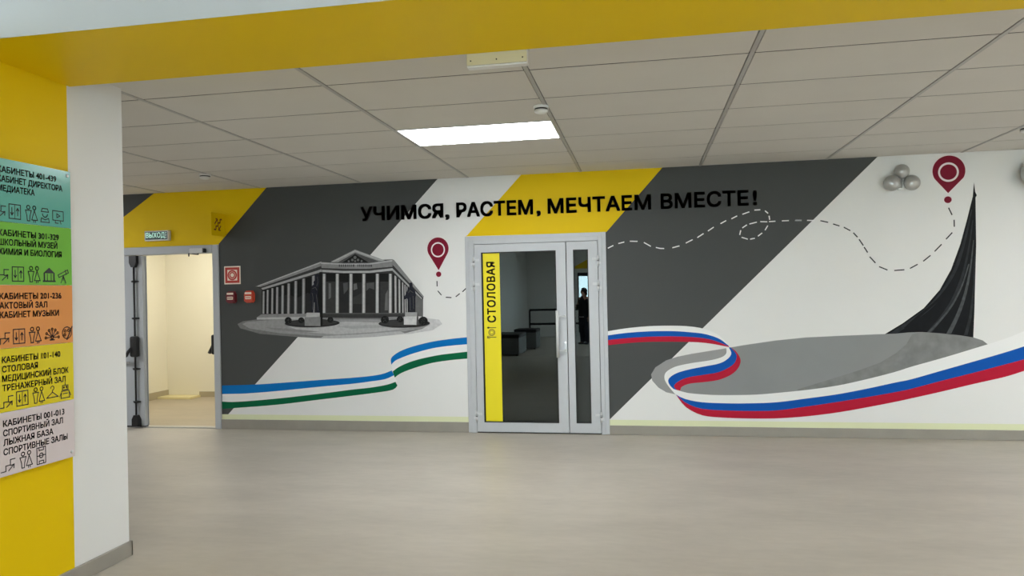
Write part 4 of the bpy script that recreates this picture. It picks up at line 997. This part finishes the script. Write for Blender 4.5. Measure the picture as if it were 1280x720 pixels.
# ================================================================ FLOOR DIRECTORY ON THE PIER
SX = PIER_X + 0.022
SY0, SY1 = -5.10, -4.162
t = thing('directory_sign', 'five coloured floor directory panels of rooms on the yellow pier', 'sign', (PIER_X, (SY0 + SY1) / 2, 0.670))
ZT, PH = 2.157, 0.2972
b = MB(); b.box(PIER_X, SX - 0.006, SY0 + 0.03, SY1 - 0.03, ZT - 5 * PH + 0.03, ZT - 0.03); b.build('backing', 'plastic', t)
for y in (SY1 - 0.022, SY0 + 0.022):
    for z in (ZT - 0.025, ZT - 5 * PH + 0.028):
        b = MB(); b.lathe((SX, y, z), [(0.008, -0.004), (0.008, 0.004), (0.005, 0.007)], 'x', 14); b.build('screw', 'hinge', t)
YA = -4.597      # left margin of the texts
class Sign(MB):
    flat = True
    def line(self, pts, w=0.0045):
        X = SX + 0.0012
        for a, c in zip(pts, pts[1:]):
            dy, dz = c[0] - a[0], c[1] - a[1]; L = math.hypot(dy, dz) or 1e-6
            ny, nz = -dz / L * w / 2, dy / L * w / 2; ey, ez = dy / L * w / 2, dz / L * w / 2
            self.face([(X, a[0] - ny - ey, a[1] - nz - ez), (X, c[0] - ny + ey, c[1] - nz + ez), (X, c[0] + ny + ey, c[1] + nz + ez), (X, a[0] + ny - ey, a[1] + nz - ez)])
    def circ(self, c, r, w=0.0045, a0=0, a1=360, n=18):
        self.line([(c[0] + r * math.cos(math.radians(a0 + (a1 - a0) * k / n)), c[1] + r * math.sin(math.radians(a0 + (a1 - a0) * k / n))) for k in range(n + 1)], w)
    def fill(self, pts):
        X = SX + 0.0012
        self.face([(X, y, z) for y, z in pts])
def icon(s, kind, y, z):
    L = lambda pts, w=0.0045: s.line([(y + a, z + c) for a, c in pts], w)
    C = lambda a, c, r, w=0.0045, a0=0, a1=360: s.circ((y + a, z + c), r, w, a0, a1)
    if kind == 'stairs':
        L([(-0.045, -0.03), (-0.02, -0.03), (-0.02, -0.005), (0.005, -0.005), (0.005, 0.02), (0.03, 0.02)])
        L([(-0.005, -0.03), (0.025, -0.005)]); L([(0.008, -0.008), (0.025, -0.005), (0.024, -0.022)])
    elif kind == 'lift':
        L([(-0.032, -0.034), (0.032, -0.034), (0.032, 0.034), (-0.032, 0.034), (-0.032, -0.034)]); L([(0, -0.034), (0, 0.034)], 0.003)
        L([(-0.016, 0.018), (-0.016, -0.016)]); L([(-0.023, -0.006), (-0.016, -0.017), (-0.009, -0.006)])
        L([(0.016, -0.018), (0.016, 0.016)]); L([(0.009, 0.006), (0.016, 0.017), (0.023, 0.006)])
    elif kind == 'wc':
        C(-0.017, 0.030, 0.009); C(0.018, 0.030, 0.009)
        L([(-0.034, 0.015), (0.0, 0.015), (-0.008, -0.012), (-0.010, -0.036), (-0.024, -0.036), (-0.026, -0.012), (-0.034, 0.015)])
        L([(0.018, 0.017), (0.036, -0.030), (0.002, -0.030), (0.018, 0.017)]); L([(0.013, -0.030), (0.013, -0.040)]); L([(0.023, -0.030), (0.023, -0.040)])
    elif kind == 'boss':
        L([(-0.022, 0.018), (0.022, 0.018), (0.016, 0.034), (-0.016, 0.034), (-0.022, 0.018)]); C(0, 0.006, 0.015, 0.0045, 180, 360)
        L([(-0.026, -0.034), (-0.022, -0.014), (0.0, -0.022), (0.022, -0.014), (0.026, -0.034), (-0.026, -0.034)])
    elif kind == 'screen':
        L([(-0.034, 0.030), (0.034, 0.030), (0.034, -0.018), (-0.034, -0.018), (-0.034, 0.030)]); L([(-0.008, 0.016), (0.012, 0.006), (-0.008, -0.004), (-0.008, 0.016)])
        L([(0.012, -0.018), (0.018, -0.034)]); L([(-0.018, -0.018), (-0.018, -0.032), (0.0, -0.032)])
    elif kind == 'house':
        s.fill([(y - 0.036, z + 0.008), (y + 0.036, z + 0.008), (y, z + 0.036)])
        L([(-0.030, 0.005), (-0.030, -0.026)], 0.009); L([(0.030, 0.005), (0.030, -0.026)], 0.009); L([(-0.036, -0.032), (0.036, -0.032)], 0.008)
        L([(-0.012, 0.003), (-0.012, -0.026)]); L([(0.012, 0.003), (0.012, -0.026)])
    elif kind == 'telescope':
        L([(-0.034, 0.000), (0.028, 0.028), (0.034, 0.012), (-0.028, -0.012), (-0.034, 0.000)]); L([(0.012, 0.026), (0.020, 0.004)])
        L([(0.0, -0.004), (-0.016, -0.040)]); L([(0.0, -0.004), (0.016, -0.040)]); L([(0.0, -0.004), (0.0, -0.026)])
    elif kind == 'peacock':
        for a in range(0, 181, 30):
            ca, sa = math.cos(math.radians(a)), math.sin(math.radians(a))
            L([(0.006 * ca, -0.018 + 0.006 * sa), (0.034 * ca, -0.018 + 0.036 * sa)]); C(0.040 * ca, -0.018 + 0.042 * sa, 0.005)
        L([(-0.012, -0.030), (0.012, -0.030)], 0.007); C(0, -0.018, 0.007)
    elif kind == 'palette':
        C(0, 0, 0.030); C(-0.012, 0.010, 0.006); C(0.010, 0.012, 0.006); C(-0.014, -0.010, 0.006); L([(0.0, -0.034), (0.034, 0.030)], 0.007)
    elif kind == 'hanger':
        C(0, 0.024, 0.010, 0.0045, -60, 180); L([(0.0, 0.014), (0.0, 0.004), (0.036, -0.022), (-0.036, -0.022), (0.0, 0.004)])
    elif kind == 'robot':
        L([(-0.018, 0.006), (0.018, 0.006), (0.018, 0.028), (-0.018, 0.028), (-0.018, 0.006)]); C(-0.008, 0.018, 0.003); C(0.008, 0.018, 0.003); L([(0, 0.028), (0, 0.042)])
        L([(-0.028, -0.036), (0.028, -0.036), (0.024, 0.000), (-0.024, 0.000), (-0.028, -0.036)]); L([(-0.014, -0.014), (0.014, -0.014)]); L([(-0.036, -0.026), (-0.028, -0.010)]); L([(0.036, -0.026), (0.028, -0.010)])
    elif kind == 'field':
        L([(-0.026, -0.040), (0.026, -0.040), (0.026, 0.040), (-0.026, 0.040), (-0.026, -0.040)]); L([(-0.026, 0), (0.026, 0)]); C(0, 0, 0.011)
        L([(-0.013, 0.040), (-0.013, 0.026), (0.013, 0.026), (0.013, 0.040)]); L([(-0.013, -0.040), (-0.013, -0.026), (0.013, -0.026), (0.013, -0.040)])
def ypx(px): return -4.585 + px * 0.00497
PANELS = [
    ('teal', 'teal panel', [('КАБИНЕТЫ 401-439', 66.5), ('КАБИНЕТ ДИРЕКТОРА', 74.3), ('МЕДИАТЕКА', 39.4)], [('stairs', 0), ('lift', 16), ('wc', 35), ('boss', 51.5), ('screen', 68)]),
    ('leafgreen', 'green panel', [('КАБИНЕТЫ 301-329', 68.5), ('ШКОЛЬНЫЙ МУЗЕЙ', 66.5), ('ХИМИЯ И БИОЛОГИЯ', 72)], [('stairs', 2), ('lift', 18.5), ('wc', 37), ('house', 55.5), ('telescope', 73.5)]),
    ('orange', 'orange panel', [('КАБИНЕТЫ 201-236', 70.5), ('АКТОВЫЙ ЗАЛ', 52.5), ('КАБИНЕТ МУЗЫКИ', 67)], [('stairs', 2), ('lift', 18.5), ('wc', 37), ('peacock', 58), ('palette', 77)]),
    ('yellow_ac', 'yellow panel', [('КАБИНЕТЫ 101-140', 67.9), ('СТОЛОВАЯ', 39.8), ('МЕДИЦИНСКИЙ БЛОК', 78.2), ('ТРЕНАЖЕРНЫЙ ЗАЛ', 74.3)], [('stairs', 4.5), ('lift', 21), ('wc', 40), ('hanger', 57), ('robot', 73.5)]),
    ('pink_ac', 'pale gray panel', [('КАБИНЕТЫ 001-013', 71.9), ('СПОРТИВНЫЙ ЗАЛ', 69.7), ('ЛЫЖНАЯ БАЗА', 57.2), ('СПОРТИВНЫЕ ЗАЛЫ', 75.5)], [('stairs', 5.5), ('wc', 24), ('field', 42)]),
]
for k, (m, lab, lines, icons) in enumerate(PANELS):
    z1 = ZT - k * PH; z0 = z1 - PH
    b = MB(); b.box(SX - 0.006, SX, SY0, SY1, z0 + 0.0008, z1 - 0.0008)
    pn = tag(b.build('panel', m, t), lab)
    s = Sign()
    for r, (txt, pxr) in enumerate(lines):
        zc = z1 - 0.052 - r * 0.0438; cap = 0.031
        ya = YA + (0.008 if k in (3, 4) else 0.0)
        lettering(s, txt, (SX + 0.0012, ya, zc - cap / 2), (0, 1, 0), (0, 0, 1), ypx(pxr) - ya, cap, 0, bold=0.032)
    s.build('lettering', 'ink', pn)
    for kind, px in icons:
        s = Sign(); icon(s, kind, ypx(px), z1 - 0.245); s.build('icon', 'ink', pn)

# ================================================================ BEHIND THE CAMERA (seen in the door glass)
def ottoman(x0, x1, y0, y1, h, label):
    t = thing('ottoman', label, 'ottoman', ((x0 + x1) / 2, (y0 + y1) / 2, 0), 'ottomans mirrored in the door glass')
    b = MB(); b.box(x0, x1, y0, y1, 0.03, h - 0.09, 0, 0.02, 2); b.build('base', 'ottoman_light', t)
    b = MB(); b.box(x0 - 0.005, x1 + 0.005, y0 - 0.005, y1 + 0.005, h - 0.09, h, 0, 0.03, 3); b.build('cushion', 'ottoman_dark', t)
    for x in (x0 + 0.06, x1 - 0.06):
        for y in (y0 + 0.06, y1 - 0.06): b = MB(); b.lathe((x, y, 0), [(0.025, 0.0), (0.03, 0.035)], 'z', 12); b.build('foot', 'black', t)
ottoman(-3.72, -2.85, -10.05, -9.0, 0.50, 'large dark ottoman mirrored in the glass beside the yellow strip')
ottoman(-3.30, -2.72, -11.55, -10.85, 0.52, 'smaller ottoman mirrored in the glass behind the large one')
rl = thing('railing', 'dark two bar railing mirrored in the door glass behind the person', 'railing', (-2.2, -12.9, 0))
b = MB()
for z in (0.96, 0.56): b.tube([(-3.2, -12.9, z), (0.6, -12.9, z)], 0.032, 10)
b.build('rails', 'rail', rl)
for x in (-3.2, -1.75, -0.6, 0.6):
    b = MB(); b.tube([(x, -12.9, 0), (x, -12.9, 0.96)], 0.024, 10); b.build('post', 'rail', rl)

# person
PXc, PYc = -1.61, -12.45
per = thing('person', 'person in dark clothes standing before the bright window mirrored in the narrow pane', 'person', (PXc, PYc, 0))
def skin_obj(name, verts, edges, radii, m, parent, root=0, sub=2):
    me = bpy.data.meshes.new(name)
    me.from_pydata([tuple(v) for v in verts], edges, [])
    o = bpy.data.objects.new(name, me); COL.objects.link(o)
    sk = o.modifiers.new('skin', 'SKIN')
    for v, r in zip(me.skin_vertices[0].data, radii):
        v.radius = r if isinstance(r, tuple) else (r, r)
    me.skin_vertices[0].data[root].use_root = True
    sb = o.modifiers.new('sub', 'SUBSURF'); sb.levels = sub; sb.render_levels = sub
    dg = bpy.context.evaluated_depsgraph_get()
    m2 = bpy.data.meshes.new_from_object(o.evaluated_get(dg))
    m2.name = name
    bpy.data.objects.remove(o); bpy.data.meshes.remove(me)
    for pl in m2.polygons: pl.use_smooth = True
    m2.materials.append(M[m])
    o = bpy.data.objects.new(name, m2); COL.objects.link(o); o.parent = parent
    return o
H = 1.53 / 1.70
V = [(0, 0, .95), (0, .0, 1.10), (0, .0, 1.28), (0, .01, 1.42), (0, .01, 1.50), (0, .02, 1.60), (0, .02, 1.66)]
Rr = [(.15, .11), (.14, .10), (.165, .11), (.11, .08), (.05, .05), (.078, .092), (.065, .08)]
Ed = [(k, k + 1) for k in range(6)]
def chain(start, pts):
    prev = start
    for co, r in pts:
        V.append(co); Rr.append(r); Ed.append((prev, len(V) - 1)); prev = len(V) - 1
    return prev
def hand(wrist, base, side, dirv):
    d = Vector(dirv).normalized(); acr = Vector((0, 1, 0)) if abs(d.y) < 0.7 else Vector((0, 0, 1))
    w = Vector(base)
    palm = chain(wrist, [(tuple(w + d * 0.05), (.035, .018))])
    for k, L in enumerate((.060, .070, .066, .050)):
        off = acr * (0.027 - 0.018 * k)
        chain(palm, [(tuple(w + d * 0.085 + off), .009), (tuple(w + d * (0.085 + L * .6) + off + Vector((-side * .008, 0, 0))), .0085), (tuple(w + d * (0.085 + L) + off + Vector((-side * .022, 0, 0))), .007)])
    chain(palm, [(tuple(w + d * 0.035 + acr * 0.042), .011), (tuple(w + d * 0.075 + acr * 0.058), .009)])
for sd in (-1, 1):
    chain(0, [((sd * .095, 0, .86), (.095, .10)), ((sd * .10, .01, .50), (.062, .066)), ((sd * .105, -.01, .28), (.056, .058)), ((sd * .11, -.01, .09), (.04, .045)), ((sd * .12, .10, .035), (.04, .032)), ((sd * .125, .16, .03), (.035, .024))])
sh = chain(3, [((.19, 0, 1.39), (.062, .062))]); el = chain(sh, [((.235, -.02, 1.12), (.045, .045))]); wr = chain(el, [((.245, .04, .88), (.028, .024))]); hand(wr, (.247, .05, .855), 1, (0, .2, -1))
sh = chain(3, [((-.19, 0, 1.39), (.062, .062))]); el = chain(sh, [((-.27, .03, 1.13), (.045, .045))]); wr = chain(el, [((-.16, .22, 1.17), (.028, .024))]); hand(wr, (-.14, .24, 1.175), -1, (.7, .6, .15))
body = skin_obj('body', [Vector(v) * H for v in V], Ed, [(r[0] * H, r[1] * H) if isinstance(r, tuple) else (r * H, r * H) for r in Rr], 'skin', per)
def ch(bm_, name, m): return bm_.build(name, m, per)
def shell(name, ring, m):
    """loose garment as stacked oval rings (x, y, z, rx, ry)"""
    b = MB(); n = 24; i = 0
    for (x, y, z, rx_, ry_) in ring:
        for q in range(n):
            a = 2 * math.pi * q / n
            b.v.append((PXc + (x + rx_ * math.cos(a)) * H, PYc + (y + ry_ * math.sin(a)) * H, z * H))
    for k in range(len(ring) - 1):
        for q in range(n):
            a = k * n + q; c = k * n + (q + 1) % n
            b.f.append([a, c, c + n, a + n]); b.mi.append(0); b.sm.append(True)
    return b
ch(shell('jacket', [(0, 0, .86, .195, .145), (0, 0, 1.0, .19, .14), (0, 0, 1.15, .175, .135), (0, 0, 1.30, .19, .135), (0, 0, 1.38, .165, .115), (0, 0, 1.43, .12, .095), (0, .01, 1.475, .07, .07)], 'jacket'), 'jacket', 'jacket')
ch(shell('hem', [(0, 0, .835, .188, .138), (0, 0, .865, .19, .14)], 'shirt'), 'shirt_hem', 'shirt')
for sd in (-1, 1):
    ch(shell('leg', [(sd * .095, 0, .90, .115, .125), (sd * .098, 0, .70, .095, .10), (sd * .10, .01, .50, .082, .085), (sd * .105, -.01, .28, .075, .078), (sd * .11, -.01, .07, .07, .075)], 'trousers'), 'trouser_leg', 'trousers')
    b = MB(); b.sphere((PXc + sd * .118 * H, PYc + .05 * H, .04 * H), .06 * H, 0, 0.85, 2.1, 0.66, 16); ch(b, 'shoe', 'black')
def sleeve(a, c, d, r0, r1):
    b = MB(); pts = [Vector((PXc, PYc, 0)) + Vector(q) * H for q in (a, c, d)]
    b.tube(pts, r0 * H, 12, 0, r1 * H); ch(b, 'sleeve', 'jacket')
sleeve((.17, 0, 1.40), (.235, -.02, 1.12), (.245, .035, .90), .075, .045)
sleeve((-.17, 0, 1.40), (-.27, .03, 1.13), (-.175, .20, 1.165), .075, .045)
b = MB(); b.sphere((PXc, PYc - .012 * H, 1.635 * H), .105 * H, 0, .92, 1.0, 1.02, 20); b.sphere((PXc, PYc - .06 * H, 1.56 * H), .075 * H, 0, 1.0, .7, 1.1, 16); ch(b, 'hair', 'hair')
b = MB()
b.sphere((PXc, PYc + .118 * H, 1.585 * H), .016 * H, 0, .8, 1.0, 1.3, 10); ch(b, 'nose', 'skin')
b = MB()
for sd in (-1, 1): b = MB(); b.sphere((PXc + sd * .032 * H, PYc + .104 * H, 1.61 * H), .011 * H, 0, 1.2, .6, .7, 10); ch(b, 'eye', 'black')
b = MB(); b.sphere((PXc, PYc + .107 * H, 1.548 * H), .02 * H, 0, 1.2, .4, .3, 10); ch(b, 'mouth', 'maroon')
per.rotation_euler = (0, 0, math.radians(42))
